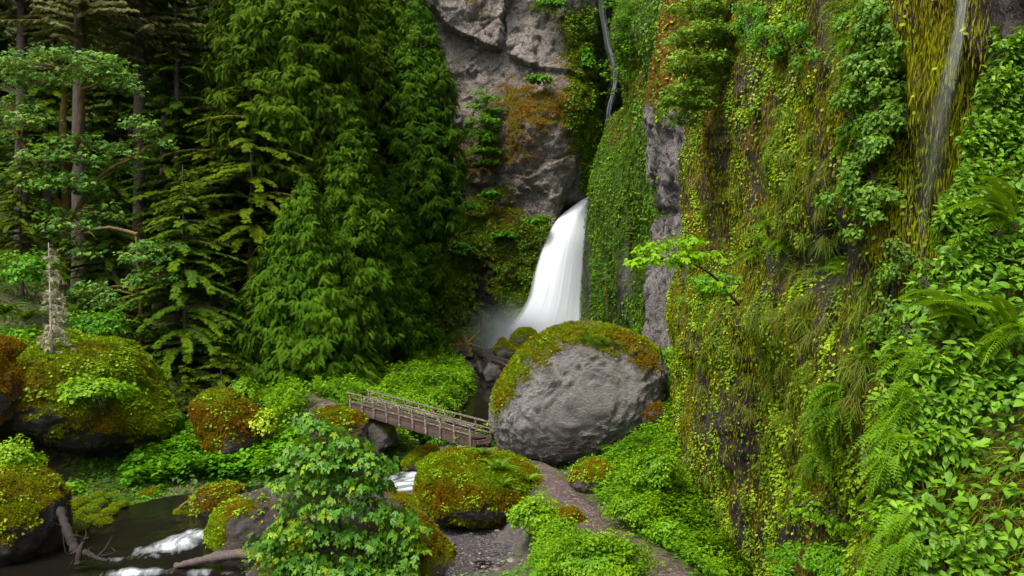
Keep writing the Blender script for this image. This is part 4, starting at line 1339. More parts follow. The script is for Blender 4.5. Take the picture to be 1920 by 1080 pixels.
def cp(kind, px, Y, s, label, seed, group=None):
    x = (px - 960) / F * Y
    return copy_tree(CON[kind], (x, Y, H1(x, Y) - .2), seed * 1.7, s, label, group)


cp('olive', 262, 69, 1.05, 'tall conifer with a slender dark trunk right of the big maple', 1)
cp('olive', 308, 73, 1.0, 'third thin trunked conifer, nearest the dark hemlock', 2)
cp('olive', 40, 70, 1.0, 'grey-green conifer at the top left corner behind the maple', 3)
cp('small', 350, 49.5, .72, 'little spruce on the left edge of the small tiered spruce', 4)
cp('fir2', 735, 72, .72, 'young fir in the dim gap between bushy cedar and lone trunk', 5)
cp('hem', 40, 56, .42, 'low hemlock with flat boughs at the left edge above the ferns', 6)
cp('spr', 205, 60, .85, 'layered spruce in deep shade under the big maple', 7)
cp('mid', 215, 76, 1.0, 'green hemlock between the two slender dark trunks', 8)
cp('cedar', 640, 80, .95, 'second drooping cedar between the pale cedar and the cliff', 9)
cp('fir2', 610, 74, 1.25, 'taller fir rising behind the slim pointed fir', 10)
cp('hem', 395, 68, .85, 'second yellow green hemlock, left of the first', 11)
cp('mid', 440, 72, 1.1, 'tall green hemlock just behind the yellow green one', 12)
cp('mid', 90, 72, 1.0, 'green hemlock behind the mossy limbed maple', 13)
BG = [(-120, 88), (-20, 95), (95, 84), (190, 98), (250, 84), (345, 96), (455, 88), (520, 100), (590, 90), (650, 101), (740, 100), (-240, 70), (30, 112), (140, 115), (300, 112), (420, 112), (-160, 110), (560, 84), (480, 80)]
for k, (a, y) in enumerate(BG):
    cp('dark', a, y, .9 + .2 * ((k * 37) % 10) / 10, 'dark conifer in the shaded back rows of the forest', k, 'dark conifers of the background forest')


# ------------------------------------------------------------------ broadleaf trees: leaves set in spreading plates at the ends of limbs
def broadleaf(label, trunks, plates, mat, leafT, size, seed=1, n_per=160, bark='bark_moss', name='maple_tree', cat='tree', hub=None, whorl=9, flat=.28, down=.45, limb=.05, group=None, tint=(0, 1)):
    rng = np.random.default_rng(seed)
    base = trunks[0][0][0]
    root = thing(name, label, cat, tuple(base), group)
    tb, lb, fb = Bag(), Bag(), Bag()
    joints = []
    for pts, r0, r1 in trunks:
        c = curve(pts, 24)
        tube(tb, c, np.linspace(r0, r1, 24), 9, .5, wob=.25, rng=rng)
        joints.append(c)
    J = np.concatenate(joints)
    for (c, rx, ry, rz) in plates:
        c = np.asarray(c, float)
        # limb from the nearest lower trunk point
        lowJ = J[J[:, 2] < c[2] + .3]
        if not len(lowJ): lowJ = J
        o = lowJ[np.argmin(np.linalg.norm((lowJ - c) * [1, 1, .7], axis=1))]
        mid = (o + c) / 2 + UP * (.12 * np.linalg.norm(c - o)) + rng.normal(size=3) * .08
        lc = curve([o, mid, c - UP * rz * .4], 10)
        tube(lb, lc, np.linspace(limb, limb * .35, 10), 6, .5, cap=False, wob=.35, rng=rng)
        nc = max(3, int(n_per * rx * max(ry, .3) / whorl))
        u = rng.random(nc) ** .55; a = rng.random(nc) * 2 * math.pi
        C = c + np.stack([rx * u * np.cos(a), ry * u * np.sin(a), rz * (1 - u ** 2) * rng.uniform(-.6, 1, nc) - .35 * rz * u ** 2], 1)
        C += .08 * rx * rng.normal(size=C.shape) * [1, 1, .5]
        for q in C[:: 3]:
            s0 = lc[rng.integers(5, 10)]
            tube(lb, [s0, (s0 + q) / 2 + UP * .05, q - UP * size * .3], [limb * .3, limb * .2, limb * .12], 4, .5, cap=False)
        m = len(C) * whorl
        A = rng.random(m) * 2 * math.pi
        el = rng.uniform(-.2, .9, m)
        out = np.stack([np.cos(A) * np.cos(el), np.sin(A) * np.cos(el), np.sin(el)], 1)
        pos = np.repeat(C, whorl, 0) + out * (size * rng.uniform(.3, 1.25, m))[:, None]
        tip = out * [1, 1, .3] - UP * (down * rng.uniform(.4, 1.6, m))[:, None]
        nr = UP + out * .35 + .35 * rng.normal(size=(m, 3)) + np.array([0, -.35, 0])
        tn = np.clip(np.repeat(rng.random(len(C)) * .5, whorl) + .5 * rng.random(m) + .12, tint[0], tint[1])
        place(fb, leafT, pos, frames(tip, nr), size * rng.uniform(.4, 1.2, m), tn)
    tb.obj('trunk', M[bark], root)
    lb.obj('limbs', M[bark], root)
    fb.obj('crown', M[mat], root)
    return root


def pl(L, Y, jit=0.): return [(P(a, b, Y + dy), ra / F * Y, max(.5, ra / F * Y * .75), rb / F * Y) for a, b, ra, rb, dy in L]


x0 = P(118, 0, 58)[0]
broadleaf('big mossy limbed maple spreading layered foliage across the left side', [([(x0, 58, H1(x0, 58) - .2), P(125, 380, 58), P(118, 250, 57.7), P(122, 150, 57.5)], .34, .16), ([P(124, 330, 58), P(148, 250, 57.6), P(152, 160, 57.2)], .2, .12),
          ([P(126, 420, 58), P(190, 330, 57), P(262, 290, 56)], .17, .07), ([P(124, 400, 58), P(60, 300, 57), P(20, 230, 57)], .16, .07)],
          pl([(120, 122, 125, 22, 0), (55, 128, 55, 20, .8), (190, 140, 60, 20, -.5), (225, 165, 40, 18, -.6), (70, 150, 60, 18, -1), (25, 195, 45, 32, 0), (55, 225, 45, 24, -1), (20, 255, 30, 22, 0), (110, 290, 70, 30, -1), (50, 325, 55, 26, -.5), (165, 270, 50, 22, 0),
              (262, 235, 38, 22, -1.2), (285, 265, 36, 24, -1), (240, 290, 50, 24, -.6), (205, 315, 45, 20, .4), (120, 345, 65, 26, -1.2), (175, 355, 40, 22, 0), (90, 395, 35, 24, -.6), (130, 420, 50, 30, -1), (190, 400, 45, 24, -.3), (110, 455, 40, 24, -.6), (160, 470, 30, 22, -1.2)], 57),
          'l_maplefar', MAPLE1, .42, 3, 110, limb=.09, tint=(0, .9))
x0 = P(268, 0, 55)[0]
broadleaf('smaller maple with leafy lower boughs right of the dead tree', [([(x0, 55, H1(x0, 55) - .2), P(262, 540, 55), P(255, 440, 55)], .16, .06)],
          pl([(300, 462, 48, 16, 0), (270, 480, 50, 22, -.6), (325, 470, 25, 14, 0), (290, 515, 38, 20, -.4), (255, 525, 28, 18, .4), (170, 545, 42, 22, 0), (195, 565, 30, 16, -.5), (140, 560, 30, 18, 0), (215, 600, 40, 20, .6), (175, 610, 30, 16, 0)], 54),
          'l_maplefar', MAPLE1, .36, 4, 220, limb=.08, tint=(.2, 1))
# sapling in front
x0 = P(655, 0, 25.5)[0]
broadleaf('young maple sapling with fresh green leaves standing in front of the rapids', [([(x0, 25.5, P(0, 1085, 25.5)[2] - .4), P(640, 1000, 25.3), P(625, 900, 25.1), P(612, 820, 25)], .05, .018), ([P(648, 1060, 25.4), P(690, 980, 25), P(705, 900, 24.8)], .03, .012), ([P(648, 1060, 25.4), P(590, 990, 25), P(560, 930, 24.7)], .028, .012)],
          pl([(578, 785, 14, 10, 0), (600, 800, 38, 14, 0), (625, 822, 36, 16, -.2), (575, 840, 36, 18, .1), (560, 868, 44, 20, 0), (610, 865, 50, 20, -.2), (665, 842, 42, 14, .1), (690, 862, 36, 14, -.2), (712, 880, 20, 10, 0), (545, 905, 34, 14, -.1), (600, 905, 50, 20, .1), (660, 905, 52, 20, -.2),
              (695, 912, 30, 12, 0), (560, 945, 34, 16, .2), (620, 945, 48, 20, -.3), (680, 950, 48, 22, 0), (735, 965, 44, 18, -.1), (760, 990, 38, 16, 0), (560, 990, 48, 20, -.2), (520, 1015, 42, 14, 0), (500, 1030, 30, 10, .1), (610, 1000, 50, 22, .1), (670, 1005, 50, 22, -.3), (720, 1015, 46, 22, 0), (765, 1030, 36, 18, -.2),
              (560, 1045, 56, 22, 0), (620, 1055, 56, 24, -.3), (690, 1055, 56, 24, 0), (750, 1065, 44, 20, -.1), (530, 1075, 46, 18, .1), (650, 1085, 80, 20, -.3), (740, 1090, 60, 20, -.3)], 25),
          'l_maple', MAPLE, .26, 5, 420, bark='bark', name='maple_sapling', whorl=7, down=.85, limb=.018)
# yellow green sapling on the near wall
broadleaf('lone yellow green maple sprig leaning out from the near mossy wall', [([P(1385, 572, 21.2), P(1340, 520, 20.8), P(1290, 492, 20.5), P(1230, 480, 20.2)], .035, .012)],
          pl([(1215, 470, 18, 8, 0), (1205, 495, 22, 8, 0), (1235, 488, 26, 8, -.2), (1250, 462, 20, 7, 0), (1270, 455, 16, 7, .1), (1290, 478, 26, 8, -.2), (1322, 482, 24, 8, .1), (1262, 495, 20, 6, .1), (1330, 540, 14, 12, 0), (1300, 455, 12, 5, 0)], 20.4),
          'l_yellow', MAPLE, .21, 6, 420, bark='bark', name='maple_sapling', whorl=6, down=.5, limb=.012)
# trees and shrubs rooted in the cliffs
broadleaf('soft blue green maple overhanging the pale broken column', [([P(1400, -90, 25), P(1370, 10, 26), P(1330, 90, 27), P(1290, 160, 27)], .07, .02)],
          pl([(1310, 15, 55, 20, 0), (1360, 30, 45, 24, .5), (1330, 60, 60, 20, -.3), (1290, 75, 38, 16, 0), (1355, 90, 36, 22, .4), (1310, 110, 55, 20, -.3), (1275, 128, 30, 12, 0), (1330, 145, 45, 20, .2), (1290, 165, 45, 16, -.2), (1265, 190, 30, 14, 0), (1310, 195, 36, 18, .1), (1285, 225, 30, 14, .3), (1370, -20, 60, 20, 0)], 26.4),
          'l_wallshrub', MAPLE1, .19, 7, 900, limb=.03, tint=(.35, 1))
broadleaf('green shrubby tree growing alone on the grey cliff face', [([P(905, 310, 99.2), P(910, 260, 98.5), P(912, 200, 98.3)], .14, .05)],
          pl([(905, 172, 14, 8, 0), (918, 185, 24, 10, 0), (898, 200, 20, 10, .3), (925, 208, 22, 10, 0), (905, 225, 28, 12, -.4), (930, 238, 18, 10, 0), (898, 248, 22, 10, 0), (918, 258, 24, 12, -.3), (905, 280, 24, 12, 0), (925, 285, 16, 8, 0), (912, 303, 18, 9, 0)], 98),
          'l_bright', MAPLE1, .42, 8, 190, name='cliff_shrub', cat='shrub', limb=.05, tint=(0, .7))
broadleaf('bright maple shrub leaning across the narrow upper fall', [([P(1185, 190, 92), P(1165, 150, 91), P(1148, 130, 90.5)], .10, .04)],
          pl([(1140, 120, 14, 7, 0), (1158, 128, 22, 9, 0), (1178, 140, 24, 9, 0), (1135, 142, 12, 6, 0), (1142, 172, 16, 8, -.3), (1160, 150, 20, 8, 0)], 91),
          'l_bright', MAPLE1, .40, 9, 60, name='cliff_shrub', cat='shrub', limb=.05, tint=(.3, 1))
broadleaf('dense green shrub at the top of the wall right of the upper fall', [([P(1225, 150, 79), P(1205, 80, 78), P(1195, 10, 78)], .14, .05)],
          pl([(1165, 5, 28, 14, 0), (1200, 10, 34, 16, .5), (1230, 20, 24, 14, 0), (1172, 35, 24, 12, 0), (1205, 45, 34, 14, 0), (1175, 65, 22, 10, 0), (1205, 80, 32, 14, .3), (1230, 60, 18, 14, 0), (1180, 95, 26, 10, 0), (1212, 110, 26, 12, 0), (1195, 135, 22, 10, .3), (1222, 150, 16, 12, .4)], 77.5),
          'l_bright', MAPLE1, .36, 10, 130, name='cliff_shrub', cat='shrub', limb=.05, tint=(0, .7))
broadleaf('dark bushy shrub low on the mossy wall right of the fall', [([P(1140, 600, 86), P(1138, 560, 85.5), P(1135, 520, 85)], .10, .04)],
          pl([(1135, 495, 20, 10, 0), (1122, 510, 16, 10, 0), (1145, 520, 16, 12, 0), (1130, 540, 16, 12, 0)], 85.5), 'l_bright', MAPLE1, .32, 11, 40, name='cliff_shrub', cat='shrub', limb=.04, tint=(0, .5))
broadleaf('green bush tucked beside the pale broken column', [([P(1232, 430, 66), P(1232, 400, 65.5), P(1230, 380, 65)], .08, .04)],
          pl([(1228, 378, 18, 12, 0), (1238, 400, 16, 10, 0), (1222, 398, 14, 10, 0)], 64.5), 'l_bright', MAPLE1, .28, 12, 60, name='cliff_shrub', cat='shrub', limb=.04, tint=(0, .6))
CON['cliffa'] = conifer('small dark conifer clinging to the mossy wall above the shrub', 1193, 79.5, 9.5, 1.35, 'c_fir', 'fir', .03, 21, .45, 1.6, zbase=P(0, 400, 79.5)[2], name='cliff_conifer')
c = copy_tree(CON['cliffa'], tuple(P(1182, 490, 80.3)), 2.0, .75, 'second small conifer lower on the mossy wall right of the fall')

# the pale dead tree on the left mound
rng = np.random.default_rng(51)
root = thing('dead_tree', 'pale dead lichen covered conifer standing on the left mossy mound', 'dead tree', tuple(P(98, 700, 42)))
tb, lb = Bag(), Bag()
ax = curve([P(98, 700, 42), P(96, 620, 42), P(94, 540, 42), P(91, 455, 42)], 20)
tube(tb, ax, np.linspace(.10, .015, 20), 7, .5, wob=.2, rng=rng)
tb.obj('trunk', M['bark_pale'], root)
br, tw = Bag(), Bag()
PP, TT = [], []
for k in range(64):
    h = rng.uniform(.12, .98) if k > 6 else rng.uniform(.05, .3)
    o = ax[int(h * 19)]
    a = rng.choice([0, 1, 1]) * math.pi + math.pi + rng.normal() * .9
    l = (1.35 - h * 1.0) * rng.uniform(.4, 1.) * (1.0 if math.cos(a) > 0 else .55)
    d = np.array([math.cos(a), math.sin(a), 0])
    p = curve([o, o + d * l * .5 + UP * (.02 + .05 * rng.random()), o + d * l - UP * l * rng.uniform(.1, .5)], 8)
    tube(br, p, np.linspace(.022, .006, 8), 4, .5, cap=False)
    for j in range(2, 8):
        for _ in range(5):
            PP.append(p[j] + .03 * rng.normal(size=3)); TT.append(d * .6 + rng.normal(size=3) * .6 - UP * .9)
br.obj('branches', M['bark_pale'], root)
TT = norm(np.array(TT)); PP = np.array(PP)
place(tw, _spray(.3, 4, .035, 40), PP, frames(TT, rdir(rng, len(PP))), .22 * rng.uniform(.5, 1.2, len(PP)), rng.random(len(PP)))
tw.obj('lichen_twigs', M['l_dry'], root)
# ------------------------------------------------------------------ ground plants
def ground_pts(rng, n, mask):
    """random points of the ground sheet with density mask(px, py, V)"""
    w = mask(gpx, gpy, GV)
    p, nn = sample(rng, GV, GT, n, w * (GV[:, 1] > 15))
    return p, np.where(nn[:, 2:] < 0, -nn, nn)


THK = [(455, 745), (500, 715), (560, 708), (612, 700), (640, 680), (720, 668), (800, 668), (860, 682), (925, 690), (925, 740), (915, 815), (880, 845), (800, 830), (740, 850), (700, 850), (640, 770), (600, 760), (560, 800), (520, 850), (495, 830), (500, 790)]
LFT = [(335, 800), (375, 790), (390, 860), (480, 855), (520, 850), (560, 830), (600, 860), (590, 900), (500, 905), (430, 905), (360, 905), (330, 925), (250, 920), (232, 905), (270, 860), (320, 815)]
RG2 = [(1285, 880), (1330, 960), (1420, 1020), (1500, 1110), (1290, 1110), (1262, 1000)]
RGT = [(1130, 850), (1180, 820), (1215, 800), (1240, 740), (1262, 640), (1275, 900), (1300, 1000), (1330, 1100), (1270, 1100), (1262, 1050), (1200, 1010), (1140, 985), (1110, 950), (1085, 920), (1075, 900)]


def keep(V, d=.62):
    a, _ = near_line(V[:, :2], PATH); a = np.minimum(a, near_line(V[:, :2], PATH3)[0]); b_, _ = near_line(V[:, :2], PATH2); c_, k = near_line(V[:, :2], STREAM)
    return ss(d, d + .5, a) * ss(d * .8, d + .4, b_) * ss(0, .8, c_ - STREAM[k, 3] * .5 - .1)


KEEP = keep(GV)
rng = np.random.default_rng(5)


def thicket(name, label_kind, n, poly, size, hgt, lump, mat, T=LEAF, seed=1, warp=14, tint=None, up=.55):
    rng = np.random.default_rng(seed)

    def mask(px, py, V):
        wv = warp * fbm(V, 2., 3, 21)
        return inpoly(px + wv, py + wv, poly) * KEEP
    p, nn = ground_pts(rng, n, mask)
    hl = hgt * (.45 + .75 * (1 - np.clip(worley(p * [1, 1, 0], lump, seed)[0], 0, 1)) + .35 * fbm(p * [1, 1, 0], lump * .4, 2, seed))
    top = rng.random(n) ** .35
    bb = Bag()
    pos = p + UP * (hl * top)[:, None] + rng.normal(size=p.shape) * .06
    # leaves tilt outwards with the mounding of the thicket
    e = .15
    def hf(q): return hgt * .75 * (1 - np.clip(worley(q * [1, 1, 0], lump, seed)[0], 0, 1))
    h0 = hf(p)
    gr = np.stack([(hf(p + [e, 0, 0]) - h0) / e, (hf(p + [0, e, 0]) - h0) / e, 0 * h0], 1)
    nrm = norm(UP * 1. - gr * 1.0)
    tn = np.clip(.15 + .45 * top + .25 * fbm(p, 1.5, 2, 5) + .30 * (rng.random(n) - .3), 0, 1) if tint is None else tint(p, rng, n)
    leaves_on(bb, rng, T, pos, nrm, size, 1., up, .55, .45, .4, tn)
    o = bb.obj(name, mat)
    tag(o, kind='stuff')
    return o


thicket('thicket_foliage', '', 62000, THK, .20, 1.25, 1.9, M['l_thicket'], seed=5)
thicket('bank_foliage', '', 17000, LFT, .19, .95, 1.3, M['l_bright'], T=ROUND, seed=6)
thicket('slope_foliage', '', 30000, RGT, .11, .50, .8, M['l_thicket'], seed=7)
thicket('verge_foliage', '', 9000, [(1035, 955), (1090, 960), (1150, 1008), (1205, 1045), (1190, 1100), (1015, 1100), (1015, 1030)], .10, .4, .7, M['l_thicket'], seed=9)
thicket('foot_foliage', '', 9000, RG2, .10, .5, .8, M['l_thicket'], seed=8)
# the forest floor and the hillside behind the trunks
HILL = lambda px, py, V: (V[:, 1] > 36) * (V[:, 1] < 125) * (V[:, 0] > -60) * (px < 900) * (px > -200) * KEEP * (.4 + ss(-.2, .3, fbm(V, 3., 3, 61)))
p, nn = ground_pts(rng, 60000, HILL)
b_ = Bag(); leaves_on(b_, rng, LEAF, p + UP * (.5 * rng.random(60000) ** 2)[:, None], nn, .30, .8, .6, .6, .4, .4, np.clip(rng.random(60000) * .8, 0, 1), .2)
tag(b_.obj('forest_undergrowth', M['l_ferndark']), kind='stuff')
# small leaves and moss by the stream, the path edges and between the boulders
p, nn = ground_pts(rng, 45000, lambda px, py, V: (V[:, 1] < 50) * (px > 150) * (px < 1330) * KEEP * (.12 + ss(-.25, .15, fbm(V, 1.2, 3, 71))) * (1 - np.exp(-(((V[:, 0] + 1.3) / 2.6) ** 2 + ((V[:, 1] - 28.5) / 4.2) ** 2) ** 2)))
b_ = Bag(); leaves_on(b_, rng, ROUND, p, nn, .10, .8, .6, .6, .4, .4, np.clip(.3 + rng.random(len(p)) * .6, 0, 1), .12)
tag(b_.obj('low_leaves', M['l_bright']), kind='stuff')


# ------------------------------------------------------------------ shrubs and ferns: things
def shrub(label, px, py, Y, rx, rz, mat='l_bright', n=900, size=.12, T=LEAF, seed=1, name='shrub', ry=None, group=None, cat='shrub', up=.5, tintlo=.1):
    """a rounded bush: stems fanning from its foot, leaves through its lumpy outer shell; rx, rz in photo pixels"""
    rng = np.random.default_rng(seed)
    c = P(px, py, Y); a = rx / F * Y; h = rz / F * Y; bdep = ry or a
    foot = c - UP * h * .9
    root = thing(name, label, cat, tuple(foot), group)
    d = rdir(rng, n); d[:, 2] = np.abs(d[:, 2]) * 1.0 - .25 * rng.random(n)
    rr = (.62 + .38 * rng.random(n)) * (1 + .55 * fbm(d * 1.0, .55, 3, seed))
    pos = c + d * rr[:, None] * [a, bdep, h]
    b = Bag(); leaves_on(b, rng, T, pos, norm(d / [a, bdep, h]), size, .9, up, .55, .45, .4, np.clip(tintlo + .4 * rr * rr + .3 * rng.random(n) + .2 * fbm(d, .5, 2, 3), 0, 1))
    s = Bag()
    for k in range(9):
        q = c + rdir(rng, 1)[0] * [a * .7, bdep * .7, h * .5] + UP * h * .2
        tube(s, curve([foot, (foot + q) / 2 + rng.normal(size=3) * .05 * a, q], 6), np.linspace(.012 + .008 * a, .005, 6), 4, .5, cap=False)
    s.obj('stems', M['bark'], root)
    b.obj('leaves', M[mat], root)
    return root


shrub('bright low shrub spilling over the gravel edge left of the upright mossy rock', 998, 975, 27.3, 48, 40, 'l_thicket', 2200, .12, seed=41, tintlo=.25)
shrub('large bright shrub at the bottom edge beside the path', 1118, 1050, 21, 95, 55, 'l_thicket', 6500, .085, seed=42, tintlo=.2)
shrub('pale feathery bush on top of the bottom left corner boulder', 25, 865, 31.5, 52, 42, 'l_thicket', 2600, .12, seed=43, tintlo=.3)
shrub('small dark leafy shrub between corner boulder and mossy stones', 132, 920, 38, 22, 22, 'l_bright', 500, .16, ROUND, seed=44)
shrub('round green shrub at the foot of the lone fir trunk', 820, 655, 78, 24, 34, 'l_bright', 1100, .24, seed=45, tintlo=.25)
shrub('loose yellow green shrub on the right side of the tall orange moss boulder', 500, 800, 43, 26, 40, 'l_wall', 500, .15, ROUND, seed=46, tintlo=.3)
shrub('leafy shrub in front of the overhanging boulder beside its orange neighbour', 190, 735, 40.3, 70, 34, 'l_thicket', 1500, .17, ROUND, seed=47, tintlo=.2)
shrub('broad shrub behind the dead tree at the left edge', 30, 640, 44, 60, 34, 'l_bright', 1500, .18, ROUND, seed=48)
shrub('leafy shrub under the left edge of the maple crown', 60, 520, 52, 60, 50, 'l_bright', 1800, .24, LEAF, seed=49, tintlo=0)
shrub('dim round shrub left of the layered spruce', 185, 615, 50, 48, 34, 'l_bright', 1300, .22, LEAF, seed=50, tintlo=-.1)
shrub('shrub filling the notch between the overhanging boulder and the small spruce', 455, 735, 47, 34, 28, 'l_thicket', 1300, .14, LEAF, seed=51)
shrub('dark green shrub hanging below the footbridge deck', 820, 822, 47, 34, 24, 'l_bright', 1100, .14, LEAF, seed=52, tintlo=-.15)
shrub('shrub crest behind the right shoulder of the huge boulder', 1255, 680, 40, 30, 34, 'l_thicket', 1500, .11, LEAF, seed=53, tintlo=.2)
shrub('lush shrub against the foot of the near wall above the path', 1230, 890, 27.5, 48, 60, 'l_thicket', 3000, .10, LEAF, seed=54, tintlo=.15)
shrub('leafy shrub below the sword ferns right of the path', 1190, 960, 25.5, 52, 36, 'l_thicket', 2600, .09, LEAF, seed=55, tintlo=.2)
shrub('low shrub where the path leaves the bottom of the view', 1262, 1010, 23.5, 36, 40, 'l_bright', 1700, .09, LEAF, seed=56, tintlo=.3)
for k, (a, b2, Y, rx, rz, lab) in enumerate([(885, 390, 98.5, 30, 14, 'small bush on the ledge under the cliff shrubby tree'), (920, 365, 98, 22, 12, 'tuft of dark leaves on the mossy ledge right of the trees'), (1012, 150, 96, 24, 12, 'round green bush on the crest of the orange bulge'),
                                      (1035, 8, 97.5, 30, 14, 'bright bush at the top edge of the grey cliff'), (1010, 415, 96, 20, 12, 'small bush beside the lip of the fall'), (945, 440, 97, 24, 10, 'dark leafy clump on the dim mossy slope'),
                                      (865, 470, 97, 30, 26, 'shadowy bush at the base of the grey cliff'), (1100, 120, 99, 14, 40, 'strip of hanging bush left of the upper fall')]):
    shrub(lab, a, b2, Y, rx, rz, 'l_bright', 500, .34, LEAF, seed=70 + k, ry=1.0, name='cliff_bush', tintlo=.0)


def fern(label, pos, size, n=12, mat='l_fern', seed=1, droop=1., face=None, spread=1., group=None, name='fern', T=None, upb=.75):
    rng = np.random.default_rng(seed)
    root = thing(name, label, 'fern', tuple(pos), group)
    b = Bag()
    a = (np.arange(n) + rng.random(n) * .7) / n * 2 * math.pi
    d = np.stack([np.cos(a), np.sin(a), rng.uniform(.5, 1.1, n) * upb], 1)
    if face is not None: d = d * spread + np.asarray(face) * 1.0
    d = norm(d)
    nr = UP * 1. + norm(d * [1, 1, 0]) * -.3 + rng.normal(size=(n, 3)) * .15
    if face is not None: nr = nr + np.asarray(face) * .8
    place(b, T or FROND, np.asarray(pos) + rng.normal(size=(n, 3)) * .02 * size, frames(d, nr), size * rng.uniform(.75, 1.1, n), rng.uniform(.2, 1, n))
    b.obj('fronds', M[mat], root)
    return root


def on_ground(px, Y): x = (px - 960) / F * Y; return np.array([x, Y, H1(x, Y) + .05])


FRN = [(1075 + 60, 815, 31.8, .9, 'sword fern just below the lower lip of the huge boulder'), (1165, 800, 32.5, .95, 'bright sword fern under the right side of the huge boulder'), (1200, 830, 30.5, 1.0, 'big sword fern halfway up the slope right of the path'),
       (1150, 850, 30.5, .8, 'sword fern above the low mossy rock at the fork'), (1215, 800, 32, .9, 'upper sword fern below the rust coloured rock'), (1225, 855, 28.5, .9, 'sword fern nearest the foot of the near wall'),
       (1180, 905, 27.5, .8, 'sword fern beside the lowest bend of the path'), (1245, 930, 25.5, .9, 'pale sword fern against the near wall base')]
for k, (a, b2, Y, s, lab) in enumerate(FRN):
    p_ = P(a, b2, Y); g_ = H1(p_[0], Y); fern(lab, (p_[0], Y, g_ + .05), s, 13, seed=200 + k)
BD = BOULDERS['wide moss covered mound between the path and the rapids']


def on_boulder(B, px, py):
    """the nearest point of a boulder's front that shows at a photo pixel"""
    a, b_ = proj(B['V']); m = (a - px) ** 2 + (b_ - py) ** 2
    k = np.argsort(m)[:40]
    return B['V'][k[np.argmin(B['V'][k, 1])]]


for k, (a, b2, s, lab) in enumerate([(935, 878, .85, 'sword fern growing from the crest of the wide mound'), (905, 850, .55, 'small fern at the top edge of the wide mound by the bridge'), (990, 898, .7, 'fern on the right shoulder of the wide mound'), (945, 905, .6, 'lower fern on the face of the wide mound')]):
    fern(lab, on_boulder(BD, a, b2) + [0, -.05, 0], s, 11, seed=230 + k)
BD2 = BOULDERS['huge overhanging mossy boulder on the left bank beneath the dead tree']
fern('dark sword fern on the slope above the overhanging boulder, nearest the dead tree', P(50, 598, 43.5), 1.5, 14, 'l_ferndark', 240)
fern('sword fern at the left edge above the overhanging boulder', P(5, 590, 43.5), 1.5, 14, 'l_ferndark', 241)
fern('drooping dark fern between overhanging boulder and orange moss boulder', P(345, 790, 44), 1.2, 12, 'l_ferndark', 242)
BB = BOULDERS['huge round grey boulder with a rust and green moss cap beside the footbridge']
for k, (a, b2, s) in enumerate([(1095, 632, .5), (1110, 636, .5), (1130, 634, .45), (1150, 640, .45)]):
    fern(['leftmost', 'second', 'third', 'rightmost'][k] + ' of the little ferns hanging from the moss cap of the huge boulder', on_boulder(BB, a, b2) + [0, -.05, 0], s, 8, 'l_ferndark', 250 + k, face=(0, -1, -.6), T=FRONDS, group='little ferns on the moss cap')

# ------------------------------------------------------------------ plants of the near wall
NW = NEAR
rng = np.random.default_rng(9)
NW['vis'] = (NW['px'] > 1225) & (NW['px'] < 1860) & (NW['py'] > -80) & (NW['py'] < 1180) & (NW['V'][:, 1] < 37)
# keep the sampling on the side that faces the gorge
nfac = np.where(NW['N'][:, :1] > .3, 1, 1)
bare = blobs(NW['px'], NW['py'], [(1560, 460, 46, 75, 1.3), (1510, 500, 40, 30, .8), (1400, 840, 55, 90, .8), (1340, 300, 20, 60, .4), (1430, 700, 40, 30, .4), (1500, 600, 50, 14, .5), (1340, 790, 24, 60, .6), (1490, 800, 26, 60, .5), (1350, 470, 30, 40, .5), (1450, 190, 26, 60, .5), (1530, 300, 24, 50, .5), (1330, 950, 30, 50, .5), (1530, 700, 20, 40, .5), (1690, 780, 14, 110, .9), (1605, 920, 20, 50, .8), (1280, 880, 10, 50, .8), (1440, 1010, 80, 40, .4)])
drape = ss(1662, 1690, NW['px'] + (NW['py'] - 300) * .10) * ss(1870, 1850, NW['px'])


def at_wall(px, py, out=.1):
    k = np.argmin(np.where(NW['vis'], (NW['px'] - px) ** 2 + (NW['py'] - py) ** 2, 1e12))
    n_ = NW['N'][k].copy()
    return NW['V'][k] + n_ * out, n_


def wall_leaves(name, n, T, size, mat, wt, seed, down=.6, lift=.08, tint=None, nw=.9, up=.5):
    rng = np.random.default_rng(seed)
    V = NW['V']; a2 = (1. / np.maximum(V[:, 1], 8)) ** .9       # about even in how thick it grows per metre, a little denser low down
    p, n_ = sample(rng, V, NW['T'], n, NW['vis'] * wt * a2)
    s = size * (1 + .0 * p[:, 1])
    b = Bag()
    leaves_on(b, rng, T, p, n_, s, nw, up, .45, down, .45, tint(p, rng, n) if tint else clump_tint(rng, p, .5, seed), lift)
    o = b.obj(name, mat); tag(o, kind='stuff'); return o


cl = ss(-.10, .30, fbm(NW['V'], 1.0, 3, 55, st=(1, 1, 1.8))) * .93 + .07
cl2 = ss(0, .3, fbm(NW['V'], .35, 3, 59, st=(1, 1, 1.6)))
wall_leaves('wall_leaves', 98000, ROUND, .062, M['l_wall'], cl * (.25 + cl2) * np.clip(1 - bare, .12, 1) * (1 - .93 * drape), 61)
